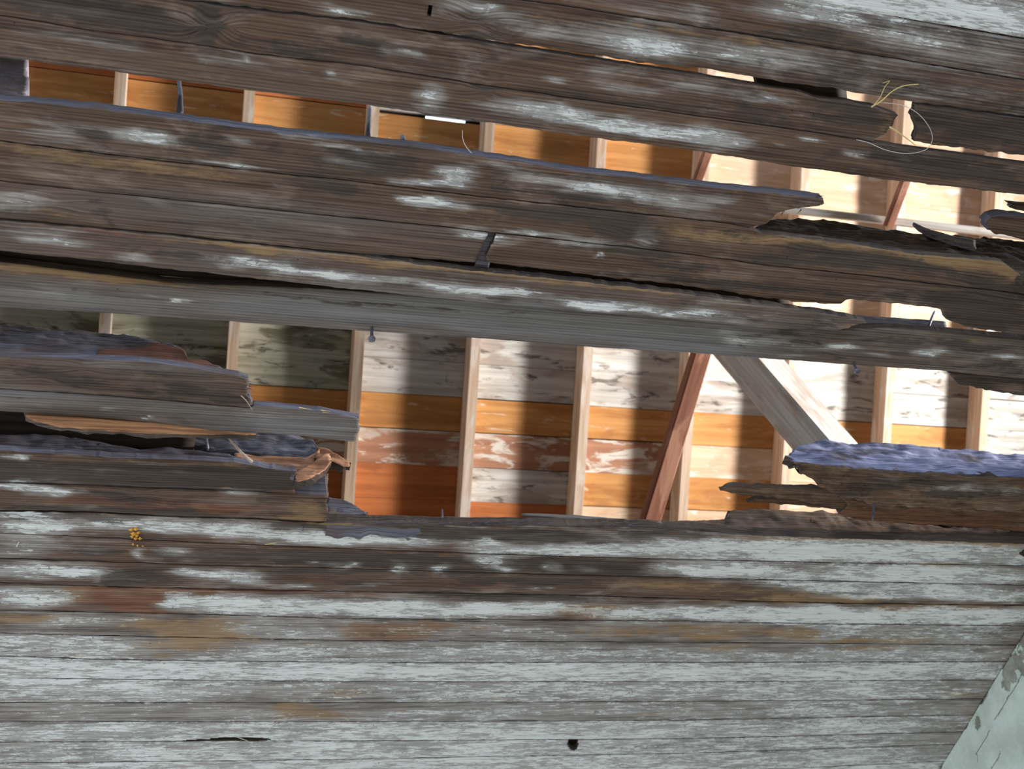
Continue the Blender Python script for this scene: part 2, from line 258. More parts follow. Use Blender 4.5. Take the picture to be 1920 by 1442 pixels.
# ------------------------------------------------------------------ traced patina of the ceiling (paint, mould, bare wood): x, y, rx, ry, value
PATCH = {
 'paint': [
  (1812,912,50,8,.55),(1760,916,26,6,.4),(1900,920,34,14,.5),(1670,896,40,3,.5),(1640,905,30,3,.3),
  # top boards
  (1750,15,330,34,.50),(1560,8,120,16,.25),(1500,28,110,14,.45),(1250,20,120,20,.22),(1800,95,150,34,.30),(1650,60,120,18,.25),
  (1350,95,190,22,.33),(1180,75,90,22,.22),(1700,160,220,22,.18),(650,22,40,9,.5),(915,15,55,18,.42),(1010,58,100,16,.2),(1210,95,70,20,.26),
  (755,98,36,7,.5),(1040,148,30,7,.4),(1120,130,45,14,.25),(1180,165,60,8,.3),(1420,185,60,10,.38),(1300,160,60,10,.3),
  # the long board under the first seam
  (820,182,36,24,.48),(1000,203,95,17,.5),(1150,232,120,14,.62),(1215,246,50,12,.25),(1330,258,60,17,.55),(440,112,80,14,.25),(560,140,80,12,.2),(150,72,120,10,.2),(120,92,22,3,.6),(250,95,70,8,.2),
  (1530,262,30,4,.55),(1600,285,22,5,.6),(1460,270,20,4,.4),(1700,298,20,4,.3),(470,108,5,3,.6),(630,137,12,3,.6),
  # below first gap
  (262,256,55,12,.62),(300,270,30,6,.4),(140,235,90,12,.2),(440,264,30,5,.5),(90,255,70,14,.25),(560,255,40,10,.25),
  (650,305,50,8,.42),(850,330,42,24,.60),(790,340,60,6,.62),(940,310,40,5,.4),(1000,335,60,14,.36),(1100,352,60,14,.5),(1170,362,70,12,.45),(1270,378,60,16,.35),(700,285,50,5,.4),(650,275,40,4,.4),
  (1350,375,30,8,.3),(450,310,60,5,.5),
  (820,382,72,13,.68),(780,372,40,8,.4),(520,345,15,4,.4),(890,445,55,7,.62),(985,437,30,6,.5),(870,430,50,5,.4),(1040,440,50,8,.45),(1090,455,40,6,.4),(1212,440,22,22,.45),(1170,462,60,7,.35),(40,372,70,14,.42),(20,392,60,10,.35),
  (1120,480,6,5,.7),(1440,405,30,6,.2),
  (250,482,46,9,.50),(120,452,60,8,.28),(60,440,70,12,.25),(450,492,100,9,.48),(560,508,90,9,.45),(680,522,90,11,.48),(780,530,60,8,.42),(880,543,70,8,.68),(950,545,60,6,.62),(1100,575,60,6,.62),(1170,575,90,10,.50),(1290,590,80,8,.42),(1020,560,90,8,.3),(620,515,30,4,.5),(1330,585,80,6,.3),(480,484,50,4,.4),
  (100,548,110,16,.28),(300,560,50,6,.3),(330,563,24,2,.7),(200,590,120,8,.18),(1385,630,34,14,.42),(1420,640,70,8,.45),(1570,650,34,5,.62),(1550,655,80,10,.32),(1730,664,34,8,.75),(1770,658,30,5,.6),(1870,672,38,6,.75),(1480,668,40,5,.4),(1640,668,20,5,.5),
  (210,770,16,5,.35),(285,785,12,3,.75),(480,780,80,8,.2),(550,800,80,8,.2),
  (20,857,24,4,.75),(45,858,14,3,.85),(270,870,40,5,.42),(130,850,40,5,.3),(360,880,40,8,.25),(330,888,40,6,.25),(450,922,40,5,.55),(70,915,80,10,.60),(20,905,50,7,.5),(110,925,25,10,.35),(250,930,60,6,.22),(320,945,60,5,.22),(170,880,60,8,.2),(30,960,40,4,.6),(150,952,60,4,.4),
  # painted boards
  (50,982,70,22,.55),(300,985,170,14,.42),(480,1000,120,15,.45),(650,1010,110,11,.55),(780,1018,60,9,.40),(920,1020,60,9,.40),(1050,1032,140,12,.40),(1400,1030,260,24,.62),(1750,1038,260,22,.62),(1150,1030,90,12,.3),(920,1014,30,4,.4),(220,985,40,14,.2),
  (60,1022,70,16,.34),(20,1040,60,8,.3),(180,1035,40,8,.3),(268,1040,17,14,.45),(330,1035,22,9,.4),(600,1055,30,5,.5),(650,1060,18,8,.6),(738,1063,20,8,.62),(822,1062,18,8,.60),(912,1050,42,16,.62),(950,1068,26,5,.5),(1040,1064,16,7,.45),(1110,1066,30,5,.4),(1330,1068,110,14,.62),(1550,1076,220,16,.6),(1820,1080,160,16,.6),(1480,1068,70,12,-.2),
  (80,1070,120,14,.55),(160,1072,50,12,.3),(430,1078,80,9,.62),(360,1068,40,8,.5),(470,1092,40,7,.4),(560,1100,40,4,.4),(700,1098,60,3,.35),(1020,1105,30,3,.5),(1720,1108,230,15,.50),(1850,1118,120,12,.35),(1500,1095,90,8,.35),(1620,1118,60,5,.4),
  (60,1122,80,20,.58),(330,1125,40,16,.55),(420,1130,60,18,.52),(560,1138,140,18,.55),(760,1142,160,16,.62),(950,1142,90,14,.52),(1060,1140,70,12,.35),(1220,1150,110,14,.5),(1450,1152,200,16,.62),(1700,1155,240,16,.58),(1850,1156,100,16,.4),
  (160,1165,100,10,.25),(460,1172,60,14,.30),(600,1180,110,14,.38),(520,1190,80,10,.3),(760,1178,40,8,.35),(900,1185,120,12,.42),(1050,1190,90,10,.45),(1330,1185,60,8,.3),(1560,1185,120,12,.38),(1750,1190,160,14,.48),(1860,1188,80,10,.3),
  (60,1205,110,18,.62),(180,1215,80,14,.55),(480,1225,120,13,.45),(640,1222,120,12,.42),(860,1220,150,12,.45),(1080,1225,160,12,.45),(1300,1228,120,10,.40),(1520,1230,140,10,.42),(1760,1228,160,12,.48),
  (120,1256,200,17,.72),(420,1258,200,14,.72),(700,1260,160,14,.75),(950,1260,180,14,.68),(1200,1262,180,13,.58),(1450,1262,200,13,.64),(1700,1260,180,14,.58),
  (100,1292,160,17,.54),(320,1298,140,14,.54),(560,1300,100,12,.3),(800,1298,120,13,.45),(1000,1300,160,14,.45),(1250,1298,180,14,.46),(1500,1296,180,14,.45),(1700,1295,160,12,.42),
  (120,1330,130,10,.34),(330,1332,150,9,.36),(480,1338,90,9,.35),(760,1340,160,10,.36),(950,1335,120,10,.35),(1150,1330,120,9,.38),(1400,1334,200,13,.44),(1650,1328,180,13,.44),
  (150,1368,240,14,.52),(500,1372,240,15,.54),(850,1372,220,14,.54),(1150,1370,200,14,.52),(1450,1366,200,14,.46),(1680,1358,140,14,.40),
  (150,1412,220,18,.46),(450,1412,220,18,.52),(750,1408,200,18,.56),(980,1402,140,16,.55),(1200,1400,140,14,.46),(1450,1395,180,14,.38),(1650,1390,140,12,.36),
  (300,1440,400,12,.52),(900,1436,300,14,.50),(1350,1432,260,14,.42),(1650,1425,160,14,.38),(900,1480,1000,30,.45)],
 'mold': [
  (1800,926,60,7,.5),(1650,908,60,9,.3),(1720,900,90,6,.3),(1500,880,20,12,.5),(1600,925,60,4,.4),
  (180,20,190,26,.55),(395,40,22,40,.45),(520,85,60,12,.35),(700,80,50,14,.3),(900,55,60,30,.25),(1500,70,180,18,.35),(1720,55,80,18,.3),(1600,150,260,16,.30),(1450,235,120,10,.2),(1600,210,90,18,.35),(1850,230,130,26,.45),(1700,300,220,22,.42),(1830,330,120,20,.35),(1050,180,200,10,.22),(1300,200,160,10,.25),(900,165,30,10,.4),(640,110,200,10,.15),
  (20,88,60,10,.2),(330,100,40,10,.2),(800,220,100,7,.4),(950,240,120,6,.4),
  (700,296,70,16,.5),(390,280,70,18,.35),(520,285,26,14,.35),(180,250,30,10,.3),(960,330,30,14,.15),(1200,375,40,10,.25),(1100,365,40,8,.2),(720,318,120,6,.35),(1000,360,120,6,.35),
  (175,295,40,16,.4),(600,340,70,14,.35),(640,350,60,10,.3),(1080,405,110,20,.62),(1170,430,50,26,.5),(1000,395,60,14,.4),(930,385,60,9,.35),(1350,430,120,12,.2),(1600,480,120,16,.55),(1560,470,60,12,.3),(1740,505,90,14,.45),(1500,492,110,9,.5),(1860,540,90,24,.45),(1440,488,60,8,.4),
  (190,395,26,20,.55),(210,420,16,10,.6),(40,398,60,6,.3),(500,420,40,8,.15),(1180,468,90,9,.45),(1300,500,100,8,.3),(1720,560,80,16,.4),(1840,590,100,30,.5),(1400,540,120,8,.45),(1230,480,40,12,.3),(1250,520,90,5,.4),
  (330,478,50,12,.55),(210,462,60,12,.35),(400,492,40,10,.3),(700,535,120,6,.45),(900,560,120,6,.35),(1300,570,60,9,.25),(1450,600,100,12,.3),(1560,605,60,10,.25),(160,486,100,4,.4),
  (60,590,90,6,.3),(120,540,40,6,.25),(560,540,40,5,.2),(1480,640,80,12,.45),(1400,642,30,14,.4),(1560,670,140,10,.2),(1700,640,220,8,.42),(1860,650,90,10,.42),(1850,690,90,14,.35),(700,570,80,5,.3),(600,560,110,4,.5),(900,585,120,4,.4),
  (60,700,60,18,.3),(160,720,50,14,.25),(260,735,30,9,.5),(350,730,40,12,.45),(430,740,40,14,.3),(300,700,60,10,.15),(480,750,120,5,.4),(560,790,60,6,.25),(50,745,80,6,.25),
  (100,880,160,22,.42),(280,890,120,22,.45),(430,895,110,22,.62),(520,900,50,20,.4),(200,925,120,14,.25),(380,945,130,9,.30),(80,955,120,8,.45),(300,960,220,6,.55),(20,890,60,16,.35),(480,955,80,7,.3),
  (60,968,120,6,.65),(230,975,50,6,.6),(400,974,180,6,.5),(565,988,60,8,.7),(720,992,140,8,.75),(900,1003,190,12,.75),(1080,1008,150,9,.62),(1230,1002,120,8,.6),(1320,1004,90,5,.4),(820,1000,60,12,.5),
  (180,1035,70,14,.55),(480,1045,190,16,.72),(650,1050,130,15,.62),(800,1052,120,15,.66),(1030,1060,120,14,.75),(1160,1065,90,14,.66),(870,1072,60,8,.5),(310,1038,24,18,.5),(1300,1060,40,8,.2),
  (215,1085,26,16,.6),(260,1080,60,14,.62),(310,1092,30,8,.35),(640,1085,120,12,.35),(860,1090,140,8,.35),(1000,1092,120,9,.4),(1130,1092,120,10,.42),(800,1112,110,4,.6),(940,1120,130,8,.7),(1060,1124,110,6,.55),(560,1072,100,5,.6),(700,1073,120,4,.6),
  (180,1095,90,4,.5),(600,1160,300,3,.5),(820,1162,130,3,.4),(250,1148,220,3,.5),(690,1190,40,5,.35),(720,1185,25,10,.4),
  (1100,1132,60,6,.2),(1200,1148,40,8,.25),(1585,1140,30,6,.4),(1700,1134,90,3,.45),(1500,1130,200,3,.35),
  (415,1383,80,4,.5),(1880,1150,60,24,.22),(1870,1190,60,18,.45),(1855,1225,40,14,.42),(1840,1270,30,14,.22),(1815,1325,24,24,.25),(1795,1360,24,12,.25),(1310,1376,16,7,.45),(1115,1332,7,6,.6),(1130,1338,40,8,.15),(1395,1400,20,10,.25),(240,1252,6,6,.5),(590,1342,40,8,.4)],
 'ochre': [
  (1480,388,50,9,.5),(1440,408,30,10,.4),(1668,232,16,26,.5),(1640,205,30,6,.4),(1530,190,16,6,.4),
  (1000,30,90,9,.4),(1180,44,120,4,.5),(1330,66,120,4,.5),(1480,84,130,4,.5),(950,92,120,4,.4),(660,35,60,4,.4),(1100,118,120,4,.4),(1450,158,200,4,.4),
  (250,305,230,20,.32),(100,290,90,14,.25),(330,320,200,8,.3),(560,322,70,6,.4),(620,345,90,10,.2),(900,390,80,6,.3),(1000,390,60,5,.4),(1130,425,50,12,.2),(1400,450,170,12,.42),(1560,458,120,9,.55),(1700,478,80,9,.65),(1830,495,90,11,.75),(1900,512,30,16,.7),(1300,430,120,14,.25),
  (700,410,200,9,.18),(60,395,80,8,.30),(120,408,50,8,.32),(870,405,90,12,.2),
  (260,442,60,3,.5),(380,455,70,4,.65),(460,464,50,5,.75),(560,472,100,5,.65),(700,488,90,6,.60),(860,505,110,6,.65),(1000,520,120,6,.70),(1150,538,120,6,.6),(1260,550,90,6,.5),(1380,575,100,8,.3),(560,487,60,4,.4),(750,500,90,5,.4),
  (60,505,90,10,.8),(170,519,80,8,.75),(280,530,90,5,.6),(420,540,90,4,.4),(1450,612,60,4,.4),(1590,608,40,4,.5),(1700,632,140,4,.45),(1860,640,60,4,.4),
  (700,1002,60,4,.15),(200,1006,30,6,.3),(500,1020,200,6,.22),(580,952,34,22,.75),(570,970,60,5,.8),(640,980,60,5,.7),(780,984,120,3,.5),(480,966,40,4,.4),(215,965,20,5,.6),(150,963,26,3,.5),(245,865,12,4,.8),(440,868,26,7,.7),(540,878,26,3,.6),
  (1300,1003,120,3,.7),(1450,1010,110,3,.7),(1600,1014,120,4,.75),(1760,1018,120,4,.8),(1880,1022,60,4,.8),(1765,1060,60,7,.7),(1760,1068,26,6,.5),
  (420,1010,120,8,.15),(900,1095,120,8,.28),(1200,1098,120,10,.30),(1350,1102,140,9,.32),(1530,1118,110,8,.5),(1600,1125,60,6,.5),(1420,1125,160,4,.4),
  (60,1100,40,10,.3),(110,1130,40,10,.35),(40,1158,90,7,.5),(250,1165,120,10,.30),(340,1180,110,14,.42),(420,1170,40,16,.3),(400,1196,90,5,.5),(300,1212,60,8,.45),(380,1208,60,12,.42),(300,1232,30,4,.55),(150,1232,22,3,.6),
  (800,1168,60,6,.42),(1060,1178,50,8,.2),(1150,1185,60,10,.3),(1300,1180,120,10,.42),(1340,1195,60,6,.55),(1480,1190,60,10,.48),(1520,1182,30,12,.3),(1630,1200,80,5,.6),(1700,1198,40,8,.3),(1640,1218,90,4,.55),(1340,1215,30,4,.6),(1390,1212,40,5,.4),(650,1205,60,3,.3),(560,1208,30,3,.4),(700,1248,26,3,.4),
  (650,1300,60,8,.42),(560,1335,60,14,.5),(640,1340,60,8,.3),(530,1320,26,8,.35),(740,1330,60,5,.25),(1230,1340,60,7,.35),(1080,1306,30,4,.35),(940,1330,120,6,.15),(1700,1300,120,6,.22),(1800,1300,40,10,.3),(1820,1345,20,20,.35),(1700,1280,60,4,.25),(1830,1270,40,6,.2)],
 'red': [
  (250,75,260,8,.30),(330,92,200,9,.22),(620,145,150,12,.2),(560,130,60,8,.2),(950,330,60,14,.42),(1010,345,30,8,.3),(1180,352,20,8,.25),(1080,430,100,12,.2),
  (150,430,130,5,.42),(300,446,90,4,.45),(560,478,80,4,.3),(30,590,60,6,.2),(430,600,90,6,.2),(500,580,30,5,.3),
  (230,940,120,10,.4),(330,952,90,8,.4),(450,955,90,8,.35),(600,905,30,20,.4),(120,935,60,8,.25),
  (40,1040,60,6,.2),(260,1000,30,5,.3),(570,1085,100,8,.25),(750,1090,200,12,.28),(900,1090,90,10,.25),
  (225,1122,80,20,.8),(160,1105,80,5,.45),(280,1108,60,5,.4),(350,1110,160,4,.5),(260,1146,60,4,.5),(480,1147,40,4,.4),(580,1112,160,5,.35),(940,1150,30,4,.3),(1090,1150,60,9,.5),(1130,1138,60,6,.4),
  (670,1178,60,12,.42),(750,1178,70,12,.52),(820,1172,60,7,.55),(730,1194,90,5,.5),(900,1178,20,3,.5),(900,1190,60,3,.2),(980,1170,40,6,.3),
  (520,1290,60,7,.30),(700,1290,14,4,.45),(925,1310,20,4,.5),(480,1278,40,4,.2),(1450,1330,60,5,.25),(1610,1310,60,5,.25),(1700,1140,60,5,.5),(1850,1125,60,8,.35),(1800,1138,120,4,.5),(1900,1115,30,8,.3)],
 'grey': [
  (60,560,200,26,.5),(300,570,200,24,.4),(760,580,260,32,.9),(1050,610,260,30,1.0),(1300,640,160,26,.95),(550,580,160,24,.7),(1420,620,80,18,.5),
  (60,742,160,14,.6),(560,800,120,20,.75),(350,775,160,14,.4),(300,690,260,8,.3),(400,400,260,26,.18),(520,390,300,20,.2),(1280,375,120,16,.2),
  (900,1330,1200,60,.35),(900,1420,1200,60,.5),(400,1185,500,60,.15),(1300,1240,700,60,.35),(600,190,400,20,.12),(1750,620,200,30,.2)],
}
for k in PATCH: PATCH[k] = np.array(PATCH[k], float)
for k in ('ochre', 'red'):
    lo_ = PATCH[k][:, 1] > 1080; PATCH[k][lo_, 4] *= 1.35; PATCH[k][lo_, 3] *= 1.15
KNOTS = [(395,50,40,34,.022),(910,168,26,16,.010),(1180,446,34,20,.012),(1470,440,40,20,.014),(215,1084,34,14,.012),(265,928,30,14,.010),(600,1332,90,20,.016),(1830,540,60,20,.01),(100,382,50,16,.010),(890,40,40,40,.014),(80,705,40,16,.008),(120,720,26,12,.006),(1545,650,30,12,.008),(160,690,26,12,.008),(430,705,30,12,.006)]

def fields(px, py):
    out = {}
    wx = 34 * fbm(px / 60, py / 16, 401, 4); wy = 9 * fbm(px / 70, py / 14, 402, 4)
    px = px + wx; py = py + wy
    sl = np.clip(0.14 - 0.000115 * py, -0.04, 0.2)
    for k, A in PATCH.items():
        f = np.zeros_like(px)
        for x, y, rx, ry, v in A:
            if k == 'paint' and y > 1165: v = v * .42; ry = ry * 1.4
            s = 0.14 - 0.000115 * y
            dx = (px - x) / rx; dy = (py - y - s * (px - x)) / ry
            q = dx * dx + dy * dy
            mk = q < 6
            if mk.any(): f[mk] += v * np.exp(-(q[mk] ** 1.5) * 0.8)
        if k == 'mold': f = f + np.where(py < 962, .10, 0)
        out[k] = f
    return out

XL, XR = -1.15, 2.387            # ends of the ceiling: far left of the frame and the plaster wall

def strip(name, top, bot, left=None, right=None, dz=0.0, upright=None, thick=0.02, du=0.0075, dv=0.0062,
          jag=(0.0006, 0.0006), rough=0.0006, rag=0.0, base=None, tone=1.0, seed=1, holes=(), parent=None, traced=True,
          sag=None, rgb=None, mat='board', endjag=0.004, side='side'):
    """One weathered board: outline traced as top and bottom edges (and broken ends), given its own plane and thickness."""
    def conv(p):
        if upright is None: return on_ceiling(p, dz)
        X, Z = on_upright(p, upright); return X, -Z
    tX, tB = conv(top); bX, bB = conv(bot)
    o = np.argsort(tX); tX, tB = tX[o], tB[o]; o = np.argsort(bX); bX, bB = bX[o], bB[o]
    T = lambda X: np.interp(X, tX, tB) + jag[0] * 2 * fbm(X * 60, 0 * X + 3.3, seed + 5, 5)
    Bf = lambda X: np.interp(X, bX, bB) + jag[1] * 2 * fbm(X * 60, 0 * X + 8.1, seed + 9, 5)
    wid = float(np.mean(Bf(np.linspace(max(tX[0], bX[0]), min(tX[-1], bX[-1]), 30)) - T(np.linspace(max(tX[0], bX[0]), min(tX[-1], bX[-1]), 30))))
    nt_ = max(3, int(wid / dv))
    e = min(0.12, 0.0016 / max(wid, 1e-3))
    tt = np.concatenate([[0, e], np.linspace(0, 1, nt_ + 1)[1:-1], [1 - e, 1]])
    def endf(pts, default):
        if pts is None: return np.full_like(tt, default)
        X, B = conv(pts)
        q = (B - np.interp(X, tX, tB)) / np.maximum(np.interp(X, bX, bB) - np.interp(X, tX, tB), 1e-4)
        o = np.argsort(q)
        return np.interp(tt, q[o], X[o]) + endjag * 2 * fbm(tt * 14, 0 * tt + 1.7, seed + 31, 3)
    x0 = endf(left, XL); x1 = endf(right, XR)
    ns = max(6, int((x1.max() - x0.min()) / du))
    s = np.linspace(0, 1, ns + 1)
    S, TT = np.meshgrid(s, tt, indexing='ij')
    X = x0[None, :] + (x1 - x0)[None, :] * S
    tv, bv = T(X), Bf(X)
    bv = np.maximum(bv, tv + 0.0008)
    Bc = tv + (bv - tv) * TT
    edge = np.minimum(TT, 1 - TT) * (bv - tv)
    # depth of the visible face (positive = away from the room), with slightly rounded arrises and worn relief
    dep = rough * 2.2 * fbm(X * 22, Bc * 90, seed + 3, 4) + np.where(edge < 0.0008, 0.0022, 0.0)
    if rag: dep = dep + rag * np.clip(fbm(X * 14, Bc * 60, seed + 41, 4), -0.6, 0.6)
    if sag is not None: dep = dep + np.interp(X, [p[0] for p in sag], [p[1] for p in sag])
    dep2 = thick + (rough + rag) * 2 * fbm(X * 30, Bc * 60, seed + 77, 3)
    dep2 = np.maximum(dep2, dep + 0.001)
    if upright is None:
        f = np.stack([X, Bc, ZC + dz + dep], -1); k = np.stack([X, Bc, ZC + dz + dep2], -1)
    else:
        f = np.stack([X, upright + dep, -Bc], -1); k = np.stack([X, upright + dep2, -Bc], -1)
    n1, n2 = X.shape
    Pf, Pk = f.reshape(-1, 3), k.reshape(-1, 3)
    px, py = to_px(Pf)
    cell = np.ones((n1 - 1, n2 - 1), bool)
    if len(holes):
        cx = (px.reshape(n1, n2)[:-1, :-1] + px.reshape(n1, n2)[1:, 1:]) / 2; cy = (py.reshape(n1, n2)[:-1, :-1] + py.reshape(n1, n2)[1:, 1:]) / 2
        for hx, hy, hrx, hry in holes:
            cell &= ~(((cx - hx) / hrx) ** 2 + ((cy - hy) / hry) ** 2 < 1 + 0.3 * vnoise(cx * .3, cy * .3, seed))
    N = n1 * n2
    idx = np.arange(N).reshape(n1, n2)
    a, b_, c, d = idx[:-1, :-1], idx[1:, :-1], idx[1:, 1:], idx[:-1, 1:]
    fr = np.stack([a, d, c, b_], -1)[cell]                     # faces the room
    bk = np.stack([a, b_, c, d], -1)[cell] + N
    sides = []
    pad = np.zeros((n1 + 1, n2 + 1), bool); pad[1:-1, 1:-1] = cell
    e1 = pad[1:, 1:-1] & ~pad[:-1, 1:-1]; i, j = np.nonzero(e1[:n1]); sides.append(np.stack([idx[i, j], idx[i, j] + N, idx[i, j + 1] + N, idx[i, j + 1]], -1))
    e2 = pad[:-1, 1:-1] & ~pad[1:, 1:-1]; i, j = np.nonzero(e2[:n1]); sides.append(np.stack([idx[i, j], idx[i, j + 1], idx[i, j + 1] + N, idx[i, j] + N], -1))
    e3 = pad[1:-1, 1:] & ~pad[1:-1, :-1]; i, j = np.nonzero(e3[:, :n2]); sides.append(np.stack([idx[i, j], idx[i + 1, j], idx[i + 1, j] + N, idx[i, j] + N], -1))
    e4 = pad[1:-1, :-1] & ~pad[1:-1, 1:]; i, j = np.nonzero(e4[:, :n2]); sides.append(np.stack([idx[i, j], idx[i, j] + N, idx[i + 1, j] + N, idx[i + 1, j]], -1))
    sd = np.concatenate(sides)
    faces = np.concatenate([fr, bk, sd]); V = np.concatenate([Pf, Pk])
    me = bpy.data.meshes.new(name)
    me.vertices.add(len(V)); me.vertices.foreach_set('co', V.astype(np.float32).ravel())
    me.loops.add(faces.size); me.loops.foreach_set('vertex_index', faces.astype(np.int32).ravel())
    me.polygons.add(len(faces)); me.polygons.foreach_set('loop_start', np.arange(0, faces.size, 4, dtype=np.int32))
    mi = np.zeros(len(faces), np.int32); mi[len(fr):] = 1
    sm = np.zeros(len(faces), bool); sm[:len(fr)] = True
    me.materials.append(MAT[mat]); me.materials.append(MAT[side])
    me.polygons.foreach_set('material_index', mi); me.polygons.foreach_set('use_smooth', sm)
    me.update(); me.validate()
    # coordinates for the grain, bent round the knots
    vv = Bc.ravel().copy()
    for kx, ky, ra, rb, amp in KNOTS:
        q = ((px - kx) / ra) ** 2 + ((py - ky) / rb) ** 2
        vv += amp * np.exp(-q) * np.sign(py - ky) * np.sqrt(np.minimum(1, np.abs(py - ky) / 4))
    uf = np.stack([X.ravel(), vv, np.full(N, seed * 1.37)], -1); ub = uf.copy(); ub[:, 1] += thick; ub[:, 2] += 0
    at_ = me.attributes.new('uvw', 'FLOAT_VECTOR', 'POINT'); at_.data.foreach_set('vector', np.concatenate([uf, ub]).astype(np.float32).ravel())
    fl = fields(px, py) if traced else {q: np.zeros(N) for q in PATCH}
    for q in ('paint', 'mold', 'ochre', 'red', 'grey'):
        v = np.clip(fl[q] + (base or {}).get(q, 0.0), 0, 1.15)
        w = np.concatenate([v, v * 0.3])
        at_ = me.attributes.new(q, 'FLOAT', 'POINT'); at_.data.foreach_set('value', w.astype(np.float32))
    at_ = me.attributes.new('tone', 'FLOAT', 'POINT'); at_.data.foreach_set('value', np.full(2 * N, tone, np.float32))
    return link(name, me, parent)

# ------------------------------------------------------------------ ceiling
ceiling = tag(empty('ceiling', (0.6, 1.5, ZC)), 'ceiling of narrow rotting boards with long gaps, peeling paint', kind='structure')
L_c = [(1494,0),(1604,17),(1741,43),(1920,74)]
L_b = [(977,0),(1077,14),(1290,48),(1397,64),(1604,98),(1920,150)]
L_a = [(447,14),(660,38),(795,58),(884,72),(974,86),(1111,107),(1290,134),(1415,148),(1586,174),(1672,189),(1920,220)]
L_d = [(0,29),(155,55),(344,80),(481,102),(660,121),(822,146),(905,160),(1077,185),(1290,215),(1466,240),(1621,263)]
seedc = [10]
def cb(top, bot, label=None, name='ceiling_board', **k):
    seedc[0] += 3; k.setdefault('seed', seedc[0]); k.setdefault('parent', ceiling); k.setdefault('side', 'brown_edge')
    o = strip(name, top, bot, **k)
    if label: o['label'] = label
    return o
def shift(l, dy): return [(x, y + dy) for x, y in l]
G0 = 0.7                          # half-gap between neighbours, in traced pixels
def up(l): return shift(l, -G0)
def dn(l): return shift(l, G0)
DARKB = {'paint': 0.14, 'mold': 0.20}
# boards overhead, outside the frame and behind the viewer
yc_ = on_ceiling([(1741, 43)])[1][0]
def row_px(Y): return list(zip(*to_px(np.array([[x, Y, ZC] for x in (XL, 0., .5, 1., 1.5, 2., XR)]))))
for k_ in range(36):
    cb(row_px(yc_ - .0765 * (k_ + 1)), row_px(yc_ - .0765 * k_ - .0012), base={'paint': 0.42, 'mold': .1}, du=0.012 if k_ == 0 else .05, dv=0.008 if k_ == 0 else .03)
cb(dn(L_c), up(L_b), base={'paint': .16, 'mold': .16}, tone=0.92)
cb([(x, y + 1) for x, y in L_b],
   [(447,12),(660,36),(795,56),(884,70),(974,83),(1111,103),(1200,118),(1290,128),(1330,130),(1415,146),(1500,158),(1586,170),(1672,186),(1920,218)],
   base={'paint': .18, 'mold': .16}, tone=0.9, jag=(.001, .0016), rough=.001, holes=[(806,22,2.2,40)])
cb([(447,16),(660,40),(795,60),(884,76),(974,90),(1111,112),(1290,139),(1330,146),(1415,160),(1500,173),(1530,185),(1586,190),(1640,200),(1690,212)],
   up(L_d), right=[(1630,197),(1676,203),(1684,215),(1678,228),(1668,240),(1662,250),(1640,262)], base=DARKB, tone=0.95, jag=(.0008, .0005), rough=.0009,
   label='dark board with a rotted rounded end beside the straw')
cb([(1715,196),(1800,206),(1920,222)], [(1715,264),(1770,275),(1845,282),(1920,292)], left=[(1716,196),(1712,220),(1722,240),(1716,262)], jag=(.0005, .003), rag=.006,
   base={'mold': .35}, tone=.9, label='blackened board beginning at the rotted hole')
cb(dn(L_d)[:-1] + [(1621,264),(1638,268),(1731,282),(1920,308)],
   [(0,107),(220,136),(437,167),(660,193),(878,225),(1111,259),(1290,281),(1477,311),(1560,322),(1655,337),(1920,366)], base={'paint': .12, 'mold': .05},
   jag=(.0005, .0012), label='long weathered board along the upper edge of the first gap')
# below the first gap
L_e = [(0,265),(275,299),(516,325),(660,340),(905,370),(1290,411),(1363,419),(1408,428)]
cb([(0,188),(172,203),(344,226),(533,251),(660,264),(802,280),(939,300),(1077,321),(1290,346),(1400,358),(1480,366),(1545,374)], up(L_e) + [(1442,419),(1450,402),(1480,394),(1507,390),(1542,386)],
   right=[(1546,366),(1540,372),(1546,378),(1538,386)], base=DARKB, thick=.030, rough=.0009, jag=(.0010, .0005), endjag=.006, side='side', label='dark board below the first gap, its right end torn to a point')
L_f = [(0,340),(206,363),(378,380),(660,409),(836,426),(929,437),(1111,457),(1290,477),(1432,497),(1638,519),(1920,552)]
cb(dn(L_e) + [(1425,438),(1569,454),(1721,478),(1810,485),(1880,492),(1920,520)], up(L_f), base={'ochre': .10, 'paint': .06, 'mold': .08}, rough=.0009, jag=(.0012, .0005), tone=1.05, side='brown_edge')
cb(dn(L_f)[:6], [(0,410),(165,425),(344,442),(500,459),(660,475),(767,483),(860,491),(912,495)], right=[(915,437),(908,452),(900,470),(894,484),(890,494)],
   base={'grey': .12, 'paint': .05, 'mold': .04}, jag=(.0005, .0008), tone=1.05, endjag=.002)
cb(dn(L_f)[5:], [(905,489),(922,493),(930,497),(1042,508),(1146,521),(1290,537),(1363,547),(1501,569),(1578,571),(1584,563),(1600,562),(1741,577),(1769,582),(1774,600),(1810,612),(1865,622),(1920,630)],
   left=[(931,439),(924,455),(916,472),(911,484),(915,494)], base={'mold': .14, 'paint': .04}, jag=(.0005, .0016), rough=.0012, endjag=.002, tone=.98)
L_ft = [(0,414),(206,433),(309,443),(481,461),(660,478),(871,503),(1042,520),(1201,539),(1290,550),(1432,570),(1501,580),(1560,588),(1625,600)]
